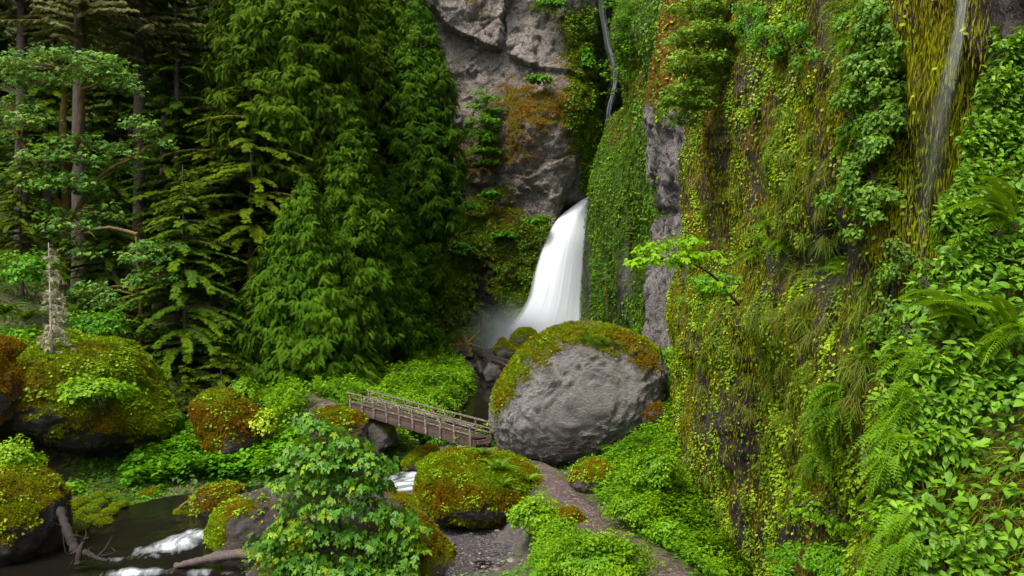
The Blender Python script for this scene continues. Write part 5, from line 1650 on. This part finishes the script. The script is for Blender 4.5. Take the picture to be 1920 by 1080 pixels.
# hanging moss strands: long narrow blades pointing down
rng = np.random.default_rng(62)
nst = 95000
V = NW['V']
wgt = (.35 + ss(-.2, .3, fbm(V, .8, 3, 57, st=(1, 1, 2.5)))) * NW['vis'] * np.clip(NW['A']['moss'] + .1, 0, 1) * np.clip(1 - bare * .9, .04, 1)
p, n_ = sample(rng, V, NW['T'], nst, wgt / np.maximum(V[:, 1], 8) ** .9)
b_ = Bag()
dr = norm(-UP + n_ * .12 + rng.normal(size=(nst, 3)) * .12)
place(b_, _leaf4(), p + n_ * .02, frames(dr, n_ + .3 * rng.normal(size=(nst, 3))), np.stack([rng.uniform(.02, .045, nst), rng.uniform(.05, .16, nst) * (1 + .8 * ss(1662, 1700, proj(p)[0])), rng.uniform(.05, .1, nst)], 1) * (p[:, 1:2] / 18) ** .8,
      np.clip(.52 + .12 * ss(1662, 1700, proj(p)[0]) + .35 * fbm(p, 1.2, 3, 33) + .3 * (rng.random(nst) - .5), 0, 1))
tag(b_.obj('hanging_moss', M['l_strand']), kind='stuff')
# grass hanging in tufts
rng = np.random.default_rng(63)
TF = []
for a, b2, rx, ry, n in [(1500, 330, 70, 80, 26), (1440, 360, 60, 80, 14), (1310, 330, 20, 90, 12), (1520, 480, 60, 60, 18), (1600, 100, 40, 60, 8), (1440, 590, 110, 30, 34), (1480, 620, 60, 30, 14), (1640, 560, 40, 60, 14), (1420, 740, 90, 60, 16), (1500, 700, 60, 60, 14), (1340, 650, 40, 80, 14), (1500, 880, 60, 70, 16), (1360, 900, 40, 80, 10), (1290, 600, 20, 60, 10), (1610, 700, 30, 50, 8), (1450, 250, 60, 60, 12)]:
    for _ in range(n): TF.append(at_wall(a + rng.normal() * rx * .6, b2 + rng.normal() * ry * .6, .03))
b_ = Bag()
for p_, n1 in TF:
    m_ = 34
    d = norm(n1 * .9 - UP * .45 + rng.normal(size=(m_, 3)) * .38)
    place(b_, BLADE, p_ + rng.normal(size=(m_, 3)) * .045, frames(d, UP + n1 * .8 + rng.normal(size=(m_, 3)) * .4), np.stack([rng.uniform(.10, .25, m_), rng.uniform(.14, .38, m_), rng.uniform(.3, .7, m_)], 1), np.clip(rng.random() * .5 + .5 * rng.random(m_), 0, 1))
tag(b_.obj('wall_grass', M['l_grass']), kind='stuff')


def wall_shrub(label, L, mat='l_wallshrub', size=.075, n=1500, seed=1, T=LEAF, depth=.35, tintlo=.1, name='wall_shrub'):
    """a bush rooted in the wall and hanging over it; L = ellipses (px, py, rx, ry) in photo pixels"""
    rng = np.random.default_rng(seed)
    p0, n0 = at_wall(L[0][0], L[0][1])
    root = thing(name, label, 'shrub', tuple(p0))
    b, s = Bag(), Bag()
    tot = sum(e[2] * e[3] for e in L)
    L = [(e[0] + rng.normal() * e[2] * .55, e[1] + rng.normal() * e[3] * .55, e[2] * .55, e[3] * .5) for e in L for _ in range(5)]
    for e in L:
        c, nn_ = at_wall(e[0], e[1], depth * .4)
        nn_ = norm(nn_ + np.array([0, -.4, 0]))
        m = int(n * e[2] * e[3] / tot * .85)
        a = e[2] / F * c[1]; h = e[3] / F * c[1]
        d = rdir(rng, m); rr = (.55 + .45 * rng.random(m)) * (1 + .6 * fbm(d, .5, 3, seed))
        pos = c + d * rr[:, None] * [a, max(a, depth), h] + nn_ * depth * .35
        tn = np.clip(tintlo + .35 * rr + .35 * rng.random(m) + .25 * fbm(pos, .3, 2, 4), 0, 1)
        leaves_on(b, rng, T, pos, norm(d + nn_ * .8), size, .9, .6, .5, .5, .4, tn)
        for k in range(5):
            q = c + rdir(rng, 1)[0] * [a * .7, depth * .6, h * .7]
            tube(s, curve([p0 if k == 0 else c - nn_ * depth * .5, (c + q) / 2 - UP * .03, q], 5), np.linspace(.012, .004, 5), 4, .5, cap=False)
    s.obj('stems', M['bark'], root)
    b.obj('leaves', M[mat], root)
    return root


wall_shrub('drooping shrub high on the near wall left of the moss drape', [(1650, 70, 40, 40), (1690, 90, 26, 30), (1620, 60, 20, 24), (1665, 130, 36, 26)], n=3000, seed=301)
wall_shrub('dense shrub on the near wall halfway between top edge and dark recess', [(1650, 190, 36, 40), (1690, 210, 24, 30), (1625, 230, 20, 24), (1660, 260, 30, 30)], n=2800, seed=302)
wall_shrub('blue green shrub hanging right of the dark wet recess', [(1640, 330, 34, 40), (1615, 370, 28, 36), (1660, 380, 20, 30), (1625, 420, 26, 30), (1645, 290, 24, 20)], n=3000, seed=303)
wall_shrub('small leafy shrub below the lone yellow green sprig', [(1340, 540, 40, 24), (1370, 530, 20, 20), (1310, 560, 30, 18)], 'l_bright', .075, 1500, 304, tintlo=.2)
wall_shrub('shrub in the upper middle of the near wall', [(1490, 60, 36, 26), (1470, 90, 24, 20), (1530, 110, 24, 20)], 'l_bright', .07, 1400, 305)
wall_shrub('thin strip of shrub along the left of the moss drape, lower down', [(1680, 500, 18, 40), (1690, 560, 16, 30), (1660, 610, 20, 30)], 'l_wallshrub', .06, 1100, 306)
wall_shrub('pale leafy sprig low on the wall beside the wet black rock', [(1540, 950, 26, 18), (1570, 970, 24, 18), (1510, 940, 12, 12)], 'l_yellow', .10, 260, 307, MAPLE, tintlo=0)
wall_shrub('leafy bush at the bottom edge of the near wall', [(1560, 1040, 50, 30), (1590, 1060, 40, 26), (1490, 1060, 40, 24)], 'l_bright', .07, 2600, 308, tintlo=.2)
wall_shrub('green bush clinging to the corner of the near wall above the path', [(1290, 1060, 40, 24), (1340, 1065, 40, 22), (1330, 1030, 20, 18)], 'l_thicket', .08, 2000, 309)
wall_shrub('tiny bright plant near the top of the brown wall streaks', [(1415, 200, 14, 12)], 'l_yellow', .10, 90, 310, MAPLE1, depth=.2)
wall_shrub('second shrub at the top of the near wall, close to the overhanging maple', [(1400, 30, 34, 30), (1440, 50, 24, 24), (1420, 80, 20, 16)], 'l_bright', .075, 1500, 311)


def wall_fern(label, L, size, seed, mat='l_fern', per=10, T=None):
    rng = np.random.default_rng(seed)
    p0, n0 = at_wall(L[0][0], L[0][1])
    root = thing('hanging_fern', label, 'fern', tuple(p0))
    b = Bag()
    for a, b2 in L:
        c, nn_ = at_wall(a, b2, .06); nn_ = norm(nn_ + np.array([-.2, -.5, 0]))
        side = norm(np.cross(nn_, UP))
        an = rng.uniform(-1.1, 1.1, per)
        d = norm(nn_ * .75 + side * np.sin(an)[:, None] * .8 + UP * (rng.uniform(-.55, .25, per))[:, None])
        place(b, T or FRONDS, c + rng.normal(size=(per, 3)) * .04, frames(d, UP + nn_ * .9 + rng.normal(size=(per, 3)) * .15), size * rng.uniform(.7, 1.15, per), rng.uniform(.25, 1, per))
    b.obj('fronds', M[mat], root)
    return root


wall_fern('bright fern curtain at the top of the near wall beside the drooping shrub', [(1590, 30), (1600, 50), (1580, 15), (1610, 75), (1595, 85), (1630, 20)], .42, 321)
wall_fern('bright fern curtain left of the dense wall shrub', [(1600, 135), (1615, 150), (1625, 165), (1590, 155), (1610, 175), (1640, 150)], .42, 322)
wall_fern('hanging ferns above the dark wet recess', [(1620, 225), (1605, 240), (1630, 245), (1600, 262)], .38, 323)
wall_fern('cascade of sword ferns below the middle of the near wall', [(1560, 720), (1575, 740), (1545, 745), (1565, 765), (1585, 725), (1540, 770), (1570, 790), (1550, 810), (1590, 770), (1560, 835)], .50, 324)
wall_fern('ferns trailing beside the lower wet black rock', [(1530, 850), (1545, 870), (1520, 880), (1570, 860), (1515, 905)], .42, 325)
wall_fern('yellow green fern tuft below the grassy ledge left of the recess', [(1440, 425), (1455, 440), (1425, 445), (1415, 470), (1465, 455)], .50, 326)
wall_fern('small fern tuft just under the dark wet recess', [(1600, 500), (1585, 515), (1570, 490)], .40, 327)
wall_fern('fern tuft near the foot of the moss drape', [(1620, 640), (1640, 660), (1630, 680)], .36, 328)

# leaves and moss on the far walls
def far_leaves(name, C, n, size, mat, mask, seed, T=LEAF, lo=.1, lift=.15):
    rng = np.random.default_rng(seed)
    w = ss(.45, .7, C['A']['moss'] + .25 * fbm(C['V'], 1.8, 3, seed)) * mask(C['px'], C['py'], C['V']) * (C['py'] > -60) * (C['px'] > 700)
    p, n_ = sample(rng, C['V'], C['T'], n, w)
    b = Bag()
    leaves_on(b, rng, T, p, n_, size, .8, .5, .5, .6, .45, np.clip(lo + .45 * (fbm(p, 1.5, 3, seed) + .5) + .35 * rng.random(n), 0, 1), lift)
    tag(b.obj(name, mat), kind='stuff')


far_leaves('fall_wall_leaves', FW, 30000, .26, M['l_thicket'], lambda px, py, V: (px > 1085) * (px < 1290) * 1. + 0, 91, lo=0)
far_leaves('middle_cliff_leaves', MID, 7000, .16, M['l_wall'], lambda px, py, V: 1. * (px < 1320), 92, ROUND)
far_leaves('back_cliff_leaves', BACK, 30000, .26, M['l_thicket'], lambda px, py, V: (px < 1130) * ((py > 340) + (px > 1060) * .9) * 1., 93, lo=.12)
far_leaves('back_cliff_moss', BACK, 26000, .20, M['l_moss'], lambda px, py, V: (px < 1110) * 1., 94, TUFT, lo=.25, lift=.02)
# ------------------------------------------------------------------ footbridge
wood = wood_mat('weathered_bridge_wood', (.018, .009, .005), (.050, .026, .013), (.24, .21, .18), .66)
rail_m = wood_mat('grey_rail_wood', (.042, .026, .016), (.10, .070, .048), (.34, .31, .27), .55)
A = P(657, 758, 42.6); B = P(889, 824, 36.2)          # near-side top edge of the deck, far end and near end
u = norm((B - A)); hz = norm(u * [1, 1, 0]); sd = np.array([-hz[1], hz[0], 0.])
if sd[1] < 0: sd = -sd                                # towards the far side
Lb = np.linalg.norm(B - A); Wd = .92
fb = thing('footbridge', 'wooden footbridge with post and rail sides crossing to the huge boulder', 'footbridge', tuple((A + B) / 2 + sd * Wd / 2 - UP * .5))
rng = np.random.default_rng(3)


def at_b(s, t, z=0.): return A + u * s + sd * t + UP * z


for t in (.05, Wd - .05):
    b = Bag()
    box(b, at_b(Lb / 2, t, -.215), u, sd, UP, Lb / 2, .06, .18)
    b.obj('beam', wood, fb)
b = Bag()
for k in range(int(Lb / .20)):
    c = at_b(.1 + k * .20, Wd / 2, .0 + rng.normal() * .004)
    box(b, c, u, sd, UP, .093, Wd / 2 + .02, .030, .5)
b.obj('deck', wood, fb)
b = Bag(); box(b, at_b(Lb + .05, Wd / 2, -.14), u, sd, UP, .06, Wd / 2 - .13, .09); b.obj('end_sill', wood, fb)
npost = 10
for sideno, t in enumerate((-.10, Wd + .10)):
    for k in range(npost):
        s = .12 + (Lb - .24) * k / (npost - 1) + rng.normal() * .03
        b = Bag()
        lean = norm(UP + sd * rng.normal() * .02 + u * rng.normal() * .02)
        box(b, at_b(s, t, .11), u, sd, lean, .036, .033, .45)
        b.obj('post', rail_m, fb)
    tt = t + (.058 if sideno == 0 else -.058)
    for z_, hgt, dep in ((.51, .03, .05), (.34, .036, .016), (.15, .036, .016)):
        b = Bag()
        if z_ > .4:
            box(b, at_b(Lb / 2, t, z_ + .062), u, sd, UP, Lb / 2 + .05, .055, .028)
        else:
            for j in range(3):
                box(b, at_b(Lb * (j + .5) / 3, tt, z_ + rng.normal() * .008), norm(u + UP * rng.normal() * .003), sd, UP, Lb / 6 - .01, dep, hgt * .75)
        b.obj('rail', rail_m, fb)


# ------------------------------------------------------------------ logs and driftwood
def logg(label, pts, r0, r1, mat='drift', name='log', seed=1, twigs=0, cat='log', wob=.25, flat=1., knots=0):
    rng = np.random.default_rng(seed)
    p = curve(pts, 26)
    root = thing(name, label, cat, tuple(p.min(0)))
    b = Bag(); tube(b, p, np.linspace(r0, r1, 26) * (1 + .12 * rng.normal(size=26)), 11, .5, wob=wob, rng=rng)
    if flat != 1.:
        V = b.V[0]; c = V[:, 2].mean(); ax = np.repeat(p, 11, 0); V[:, 2] = ax[:, 2] + (V[:, 2] - ax[:, 2]) * flat
    b.obj('stem', M[mat], root)
    for k in range(twigs):
        b = Bag(); i = rng.integers(3, 25); o = p[i]
        d = norm(rng.normal(size=3) + UP * .5); l = rng.uniform(4, 9) * r0
        tube(b, curve([o, o + d * l * .5 + rng.normal(size=3) * .1 * l, o + d * l + rng.normal(size=3) * .2 * l], 8), np.linspace(r0 * .35, r0 * .08, 8), 6, .5, wob=.2, rng=rng)
        b.obj('branch', M[mat], root)
    return root


logg('flat split log lying at the water edge bottom left of the maple sapling', [P(330, 1062, 29), P(380, 1050, 29), P(440, 1040, 28.8), P(500, 1036, 28.5), P(545, 1030, 28.4)], .16, .40, 'log', seed=3, flat=.62, wob=.18)
logg('thick broken root leaning down from the corner boulder into the stream', [P(113, 955, 30.2), P(122, 985, 29.6), P(135, 1015, 29.2), P(142, 1035, 29)], .13, .16, 'drift', seed=4, twigs=2, name='root', cat='driftwood')
logg('gnarled driftwood branch on the dark water beside the broken root', [P(135, 1035, 29), P(160, 1036, 28.8), P(180, 1046, 28.6), P(202, 1052, 28.5)], .12, .05, 'drift', seed=5, twigs=6, name='driftwood', cat='driftwood')
logg('forked driftwood snag curling up from the water by the corner boulder', [P(146, 1060, 28.6), P(150, 1030, 28.8), P(158, 1015, 29), P(166, 1008, 29)], .10, .035, 'drift', seed=6, twigs=4, name='driftwood', cat='driftwood')
logg('bent mossy branch arching over the small green rock in the stream', [P(331, 975, 35.3), P(334, 958, 35.3), P(345, 945, 35.4), P(360, 938, 35.6), P(372, 932, 36)], .07, .05, 'bark_moss', seed=7, name='branch', cat='branch', twigs=1)
for k, (a, b2, r, lab) in enumerate([((900, 662, 80), (932, 700, 72), .34, 'thick grey driftwood log slanting left in front of the pool'), ((908, 664, 78), (938, 702, 71), .24, 'second slanting driftwood log, tight against the thick one'),
                                     ((905, 668, 77), (968, 682, 73), .22, 'reddish driftwood log lying towards the huge boulder'), ((925, 676, 74), (958, 690, 70), .18, 'short driftwood log lowest in the pile'),
                                     ((868, 675, 74), (890, 690, 71), .16, 'thin driftwood log poking out of the bright thicket'), ((897, 680, 72), (903, 700, 70), .20, 'stubby driftwood piece standing in the pile')]):
    p0, p1 = P(*a), P(*b2)
    logg(lab, [p0, (p0 + p1) / 2 + UP * .05, p1], r, r * .8, 'drift', seed=20 + k, name='driftwood_log', cat='driftwood')
logg('rotten orange stump snag sticking up beside the pool', [P(882, 668, 77), P(878, 650, 77), P(874, 638, 77), P(871, 628, 77)], .32, .10, 'bark_moss', seed=31, name='stump', cat='stump', twigs=2, wob=.5)
logg('fallen mossy trunk sloping through the shade left of the lone fir', [P(700, 583, 86), P(730, 596, 84), P(760, 604, 82), P(785, 616, 81)], .30, .24, 'bark_moss', seed=32, name='fallen_trunk', cat='fallen tree')
logg('bare mossy limb reaching out from the left maple over the dark forest', [P(178, 430, 52), P(205, 427, 52), P(235, 433, 52), P(258, 440, 52)], .07, .13, 'bark_moss', seed=33, name='mossy_limb', cat='branch')

# ------------------------------------------------------------------ stones
rng = np.random.default_rng(12)
D, T = ico(2)
b = Bag()
for k in range(1500):
    j = rng.integers(len(BAR)); p_ = BAR[j] + rng.normal(size=3) * [.05, .05, 0]
    e = ((p_[0] + .9) / 3.6) ** 2 + ((p_[1] - 29) / 4.4) ** 2
    if e > .95: continue
    s = rng.uniform(.012, .045) * (1 + 2.2 * (rng.random() < .10)) * (1.3 if p_[1] < 28 else .8)
    V = D * (1 + .25 * fbm(D + k, .8, 2, k)[:, None]) * s * [1.2, 1, .6]
    b.add(V + p_, [T], rng.random())
peb = leaf_mat('wet_pebbles', [(.035, .030, .030), (.08, .065, .06), (.16, .10, .08), (.20, .185, .18)], .35, 0)
tag(b.obj('pebbles', peb), kind='stuff')
b = Bag()
for k in range(260):       # rubble beside the huge boulder and loose stones along the water
    if k < 110: c = P(rng.uniform(1165, 1225), rng.uniform(775, 830), 34.5); c[2] = max(c[2], H1(c[0], c[1]))
    else:
        i = rng.integers(60, 215); sgn = rng.choice([-1, 1]); t_ = STREAM[i]; d_ = norm((STREAM[i + 1] - STREAM[i - 1])[:3] * [1, 1, 0])
        c = t_[:3] + np.array([d_[1], -d_[0], 0]) * sgn * (t_[3] * .5 + rng.uniform(-.2, .6)); c[2] = H1(c[0], c[1]) + .03
    s = rng.uniform(.06, .20)
    V = D * (1 + .35 * fbm(D + k, .7, 2, k)[:, None]) * s * [1.2, 1, .7]
    b.add(V + c, [T], rng.random())
tag(b.obj('rubble', leaf_mat('rubble_stone', [(.04, .022, .018), (.09, .055, .045), (.13, .11, .10), (.22, .20, .19)], .8, 0)), kind='stuff')

rng = np.random.default_rng(15)      # leaf litter and grit along the trail
i = rng.integers(0, 150, 1500); off = rng.normal(size=1500) * .42
dP = norm(np.gradient(PATH, axis=0)[i] * [1, 1, 0])
pos = PATH[i] + np.stack([dP[:, 1], -dP[:, 0], 0 * off], 1) * off[:, None]; pos[:, :2] += rng.normal(size=(1500, 2)) * .1
pos[:, 2] = H(pos[:, 0], pos[:, 1]) + .075 - .20 * np.clip(np.abs(off) / .58, 0, 1) ** 4
b = Bag(); place(b, LEAF, pos, frames(rdir(rng, 1500) * [1, 1, .1], UP + .3 * rdir(rng, 1500)), rng.uniform(.03, .09, 1500), rng.random(1500))
tag(b.obj('leaf_litter', leaf_mat('fallen_leaf', [(.03, .018, .012), (.09, .05, .03), (.17, .14, .11), (.10, .12, .02)], .8, 0)), kind='stuff')

# ------------------------------------------------------------------ near bank on the right
py_ = np.linspace(-420, 1330, 200)
lx = np.interp(py_, [-160, 0, 100, 180, 250, 330, 420, 500, 560, 640, 720, 800, 900, 1000, 1230], [1985, 1962, 1935, 1905, 1872, 1845, 1812, 1785, 1758, 1728, 1705, 1695, 1680, 1685, 1670])
ly = np.interp(py_, [-160, 250, 560, 900, 1230], [10.0, 9.0, 8.0, 6.8, 6.0])
U = np.concatenate([np.linspace(-.5, 0, 18, endpoint=False), np.linspace(0, 1, 190) ** 1.2])
V = []
for k in range(len(py_)):
    l = P(lx[k] + 14, py_[k], ly[k]); r = P(lx[k] + 1500, py_[k], ly[k] * .72)
    r[2] = l[2] + .15
    for u_ in U:
        if u_ >= 0: V.append(l * (1 - u_) + r * u_ + np.array([0, .25 * (1 - u_) ** 4, 0]))
        else: V.append(l + np.array([-u_ * 5.6, -u_ * 7.0, 0]))
V = np.array(V)
V += (.16 * fbm(V, 1.0, 4, 71) + .05 * fbm(V, .25, 3, 73))[:, None] * np.array([-.6, -.8, 0])
q = grid_faces(len(py_), len(U))
T_ = quad_tris(q); VN = vert_normals(V, T_)
if (VN * V).sum() > 0: q = q[:, ::-1]; T_ = quad_tris(q); VN = -VN
px, py = proj(V)
M['bank'] = rock_mat('bank_soil_rock', [(.03, .022, .018), (.06, .045, .035), (.11, .085, .07), (.13, .12, .11)], [(.03, .04, .003), (.07, .09, .005), (.12, .14, .008)], [(.05, .022, .004), (.11, .05, .006), (.17, .09, .01)], .35, (1, 1, 1), .9, .8)
tag(mesh_obj('near_bank', V, [q], M['bank'], None, {'moss': .6 + 0 * px, 'hue': .2 + .5 * ss(800, 900, py), 'wet': 0 * px}), kind='structure')
NBV, NBT, NBN = V, T_, VN


def at_bank(px_, py2, out=.05):
    k = np.argmin((px - px_) ** 2 + (py - py2) ** 2 + 1e4 * (V[:, 1] > 12))
    return NBV[k] + NBN[k] * out, NBN[k].copy()


def near_shrub(label, L, mat='l_near', size=.13, n=420, seed=1, T=OVAL, whorl=6, out=.2, tintlo=.0, name='leafy_shrub', down=.35):
    """arching leafy stems from the bank, leaves set in loose whorls; L = ellipses (px, py, rx, ry)"""
    rng = np.random.default_rng(seed)
    p0, n0 = at_bank(L[0][0], L[0][1])
    root = thing(name, label, 'shrub', tuple(p0))
    b, s = Bag(), Bag()
    tot = sum(e[2] * e[3] for e in L)
    for e in L:
        c, nn = at_bank(e[0], e[1]); nn = norm(nn + np.array([-.5, -.3, .3]))
        m = max(2, int(n * e[2] * e[3] / tot / whorl))
        a = e[2] / F * c[1]; h = e[3] / F * c[1]
        r1 = rng.random(m) ** .5; an = rng.random(m) * 2 * math.pi
        C = c + np.stack([a * r1 * np.cos(an), 0 * an, h * r1 * np.sin(an)], 1) + nn * (out * (.15 + .85 * rng.random(m) ** .7))[:, None] + rng.normal(size=(m, 3)) * .03
        for qd in C:
            p1 = qd - nn * out * rng.uniform(.5, 1.) - UP * rng.uniform(.1, .3)
            tube(s, curve([p1, (p1 + qd) / 2 + UP * .03, qd], 5), np.linspace(.006, .003, 5), 4, .3, cap=False)
        k = len(C) * whorl
        A_ = rng.random(k) * 2 * math.pi
        sidev = np.cross(nn, UP)
        o = sidev * np.cos(A_)[:, None] + UP * (np.sin(A_) * .55)[:, None] + nn * rng.uniform(.2, .8, k)[:, None]
        pos = np.repeat(C, whorl, 0) + o * (size * rng.uniform(.02, .5, k))[:, None] - UP * (size * rng.uniform(0, .8, k))[:, None]
        tip = norm(o) - UP * (down * rng.uniform(.2, 2.2, k))[:, None]
        nr = UP + nn * .7 + .5 * rng.normal(size=(k, 3))
        tn = np.clip(tintlo + np.repeat(rng.random(len(C)) * .45, whorl) + .45 * rng.random(k), 0, 1)
        place(b, T, pos, frames(tip, nr), np.stack([size * rng.uniform(.8, 1.25, k), size * rng.uniform(.7, 1.2, k), size * rng.uniform(.6, 1.6, k)], 1), tn)
    s.obj('stems', M['bark'], root)
    b.obj('leaves', M[mat], root)
    return root


near_shrub('leafy shrub at the very top of the right bank', [(1895, 60, 40, 70), (1915, 20, 40, 40), (1880, 150, 40, 50), (1930, 130, 40, 60)], size=.076, n=3315, seed=401)
near_shrub('leafy shrub on the right bank beside the top of the moss drape', [(1850, 210, 36, 40), (1905, 210, 50, 60), (1830, 270, 30, 40), (1880, 290, 60, 50)], size=.076, n=3757, seed=402)
near_shrub('glossy shrub of the right bank level with the dark recess', [(1810, 360, 40, 40), (1860, 370, 50, 50), (1910, 380, 50, 60), (1775, 400, 28, 40), (1830, 430, 60, 40)], size=.076, n=4199, seed=403, tintlo=.05)
near_shrub('glossy shrub directly above the pale fern fronds on the right edge', [(1890, 470, 60, 40), (1840, 500, 50, 40), (1770, 480, 30, 40), (1745, 530, 30, 40), (1800, 550, 50, 40)], size=.076, n=3536, seed=404, tintlo=.05)
near_shrub('broad leaved shrub in the middle of the right bank with the biggest leaves', [(1890, 580, 50, 50), (1840, 620, 50, 50), (1780, 620, 50, 50), (1900, 680, 50, 50), (1830, 710, 60, 40), (1720, 620, 30, 40)], size=.10, n=3200, seed=405, tintlo=.1)
near_shrub('leafy shrub along the lower middle of the right bank', [(1710, 710, 40, 50), (1760, 730, 50, 40), (1860, 760, 50, 36), (1690, 790, 30, 40), (1750, 810, 50, 40), (1800, 800, 40, 40)], size=.076, n=1950, seed=406, tintlo=.1)
near_shrub('small leaved shrub in the grass near the bottom right corner', [(1790, 880, 50, 40), (1840, 860, 40, 30), (1720, 900, 36, 40), (1880, 900, 40, 40), (1700, 980, 40, 40)], size=.085, n=1100, seed=407, tintlo=.1)
near_shrub('maple leaved sprig in front of the fern curtain low on the right bank', [(1650, 960, 26, 20), (1680, 985, 26, 20), (1620, 955, 20, 14), (1640, 1040, 22, 22)], 'l_yellow', .075, 200, 408, MAPLE, whorl=4)
near_shrub('low shrub at the bottom edge of the right bank', [(1900, 1030, 40, 40), (1840, 1040, 40, 40), (1760, 1060, 50, 36)], size=.07, n=700, seed=409, tintlo=.1)


def bank_fern(label, spots, size, seed, T=FROND, dirv=(-.8, -.35, -.15), mat='l_fern', per=9, lo=.4, curl=.5):
    rng = np.random.default_rng(seed)
    p0, n0 = at_bank(*spots[0])
    root = thing('fern', label, 'fern', tuple(p0)); b = Bag()
    for a, b2 in spots:
        c, nn = at_bank(a, b2, .30)
        d = norm(np.asarray(dirv) + rng.normal(size=(per, 3)) * curl * [.5, .5, .8])
        place(b, T, c + rng.normal(size=(per, 3)) * .05, frames(d, UP + nn * .8 + rng.normal(size=(per, 3)) * .2), size * rng.uniform(.7, 1.15, per), rng.uniform(lo, 1, per))
    b.obj('fronds', M[mat], root)


bank_fern('big pale fern arching left below the glossy shrubs at the right edge', [(1900, 440), (1890, 455)], .62, 421, _frond(26, .20, .30, .022), (-1, -.45, .25), per=5, lo=.9)
bank_fern('pale fern fronds among the broad leaves of the right bank', [(1810, 640), (1840, 650)], .55, 422, _frond(26, .20, .35, .022), (-1, -.4, .12), per=4, lo=.9)
bank_fern('pale fern at the right edge beside the broad leaves', [(1925, 640), (1915, 660)], .5, 423, _frond(24, .2, .35, .022), (-1, -.4, .2), per=4, lo=.9)
bank_fern('upper bright fern curtain hanging from the left edge of the right bank', [(1695, 770), (1680, 790), (1710, 800), (1675, 820), (1700, 830), (1730, 780)], .28, 424, FRONDS, (-.7, -.35, -.5), per=26, lo=.5)
bank_fern('lower bright fern curtain hanging over the dark gap', [(1680, 860), (1670, 880), (1700, 870), (1660, 905), (1690, 900), (1720, 860)], .28, 425, FRONDS, (-.7, -.35, -.5), per=26, lo=.5)
bank_fern('fern curtain at the bottom of the right bank beside the wall', [(1680, 1000), (1700, 1020), (1670, 1040), (1690, 1060), (1720, 1050)], .26, 426, FRONDS, (-.6, -.35, -.6), per=11, lo=.35)
bank_fern('fern curtain high on the left edge of the right bank', [(1720, 680), (1705, 700), (1735, 700), (1700, 730)], .26, 427, FRONDS, (-.75, -.35, -.3), per=10, lo=.5)
# grass and filler leaves of the bank
rng = np.random.default_rng(64)
front = (V[:, 1] < 12) & (px > 1600) & (px < 3000)
p, n_ = sample(rng, NBV, NBT, 30000, front * ((px > 1990) * .35 + (px < 1990) * 1.2 + .05 + .75 * ss(840, 760, py)))
b = Bag(); leaves_on(b, rng, OVAL3, p + n_ * .06, n_, .085, .6, .7, .6, .5, .4, np.clip(.75 * rng.random(len(p)), 0, 1), .16)
tag(b.obj('bank_leaves', M['l_near']), kind='stuff')
m_ = 16000
p, n_ = sample(rng, NBV, NBT, m_, (px > 1705) * front * (.03 + ss(740, 860, py + .25 * (px - 1800) * -1)))
d = norm(n_ * .5 + np.array([-.55, 0, -.05]) + rng.normal(size=(m_, 3)) * .45)
b = Bag(); place(b, BLADE, p, frames(d, UP + n_ * .6 + rng.normal(size=(m_, 3)) * .5), np.stack([rng.uniform(.06, .14, m_), rng.uniform(.10, .26, m_), rng.uniform(.1, .5, m_)], 1), np.clip(.25 + .75 * rng.random(m_), 0, 1))
tag(b.obj('bank_grass', M['l_grass']), kind='stuff')
EXPOSURE = 1.25
# ------------------------------------------------------------------ camera and daylight
cam = bpy.data.cameras.new('camera'); co = bpy.data.objects.new('camera', cam); COL.objects.link(co)
cam.sensor_width = 36; cam.lens = 36 * F / 1920; cam.clip_end = 2000; cam.clip_start = .1
co.location = (0, 0, 0); co.rotation_euler = (RAD(90), 0, 0)
sc.camera = co
w = bpy.data.worlds.new('World'); sc.world = w; w.use_nodes = True
nt = w.node_tree
bg = nt.nodes['Background']
sky = nt.nodes.new('ShaderNodeTexSky'); sky.sky_type = 'NISHITA'; sky.sun_disc = False
SUN_EL, SUN_AZ = RAD(60), RAD(222)      # azimuth clockwise from +Y: the light comes from behind the camera and a little to its left
sky.sun_elevation = SUN_EL; sky.sun_rotation = SUN_AZ; sky.air_density = 1.; sky.dust_density = 4.; sky.ozone_density = .6
hs = nt.nodes.new('ShaderNodeHueSaturation'); hs.inputs['Saturation'].default_value = .35   # cloud-veiled sky
nt.links.new(sky.outputs[0], hs.inputs['Color']); nt.links.new(hs.outputs[0], bg.inputs[0]); bg.inputs[1].default_value = .15
sl = bpy.data.lights.new('sun', 'SUN'); so = bpy.data.objects.new('sun', sl); COL.objects.link(so)
sl.energy = 1.5; sl.angle = RAD(16); sl.color = (1., .93, .82)
from mathutils import Vector
dirv = Vector((math.sin(SUN_AZ) * math.cos(SUN_EL), math.cos(SUN_AZ) * math.cos(SUN_EL), math.sin(SUN_EL)))
so.rotation_euler = dirv.to_track_quat('Z', 'Y').to_euler()
so.location = (0, 0, 80)
vs = sc.view_settings
vs.view_transform = 'Standard'; vs.look = 'None'; vs.exposure = EXPOSURE; vs.gamma = 1; vs.use_curve_mapping = False
sc.cycles.max_bounces = 6; sc.cycles.diffuse_bounces = 3; sc.cycles.glossy_bounces = 2; sc.cycles.transmission_bounces = 4
sc.cycles.transparent_max_bounces = 12; sc.cycles.volume_bounces = 2
sc.cycles.use_denoising = True
sc.cycles.sample_clamp_indirect = 4
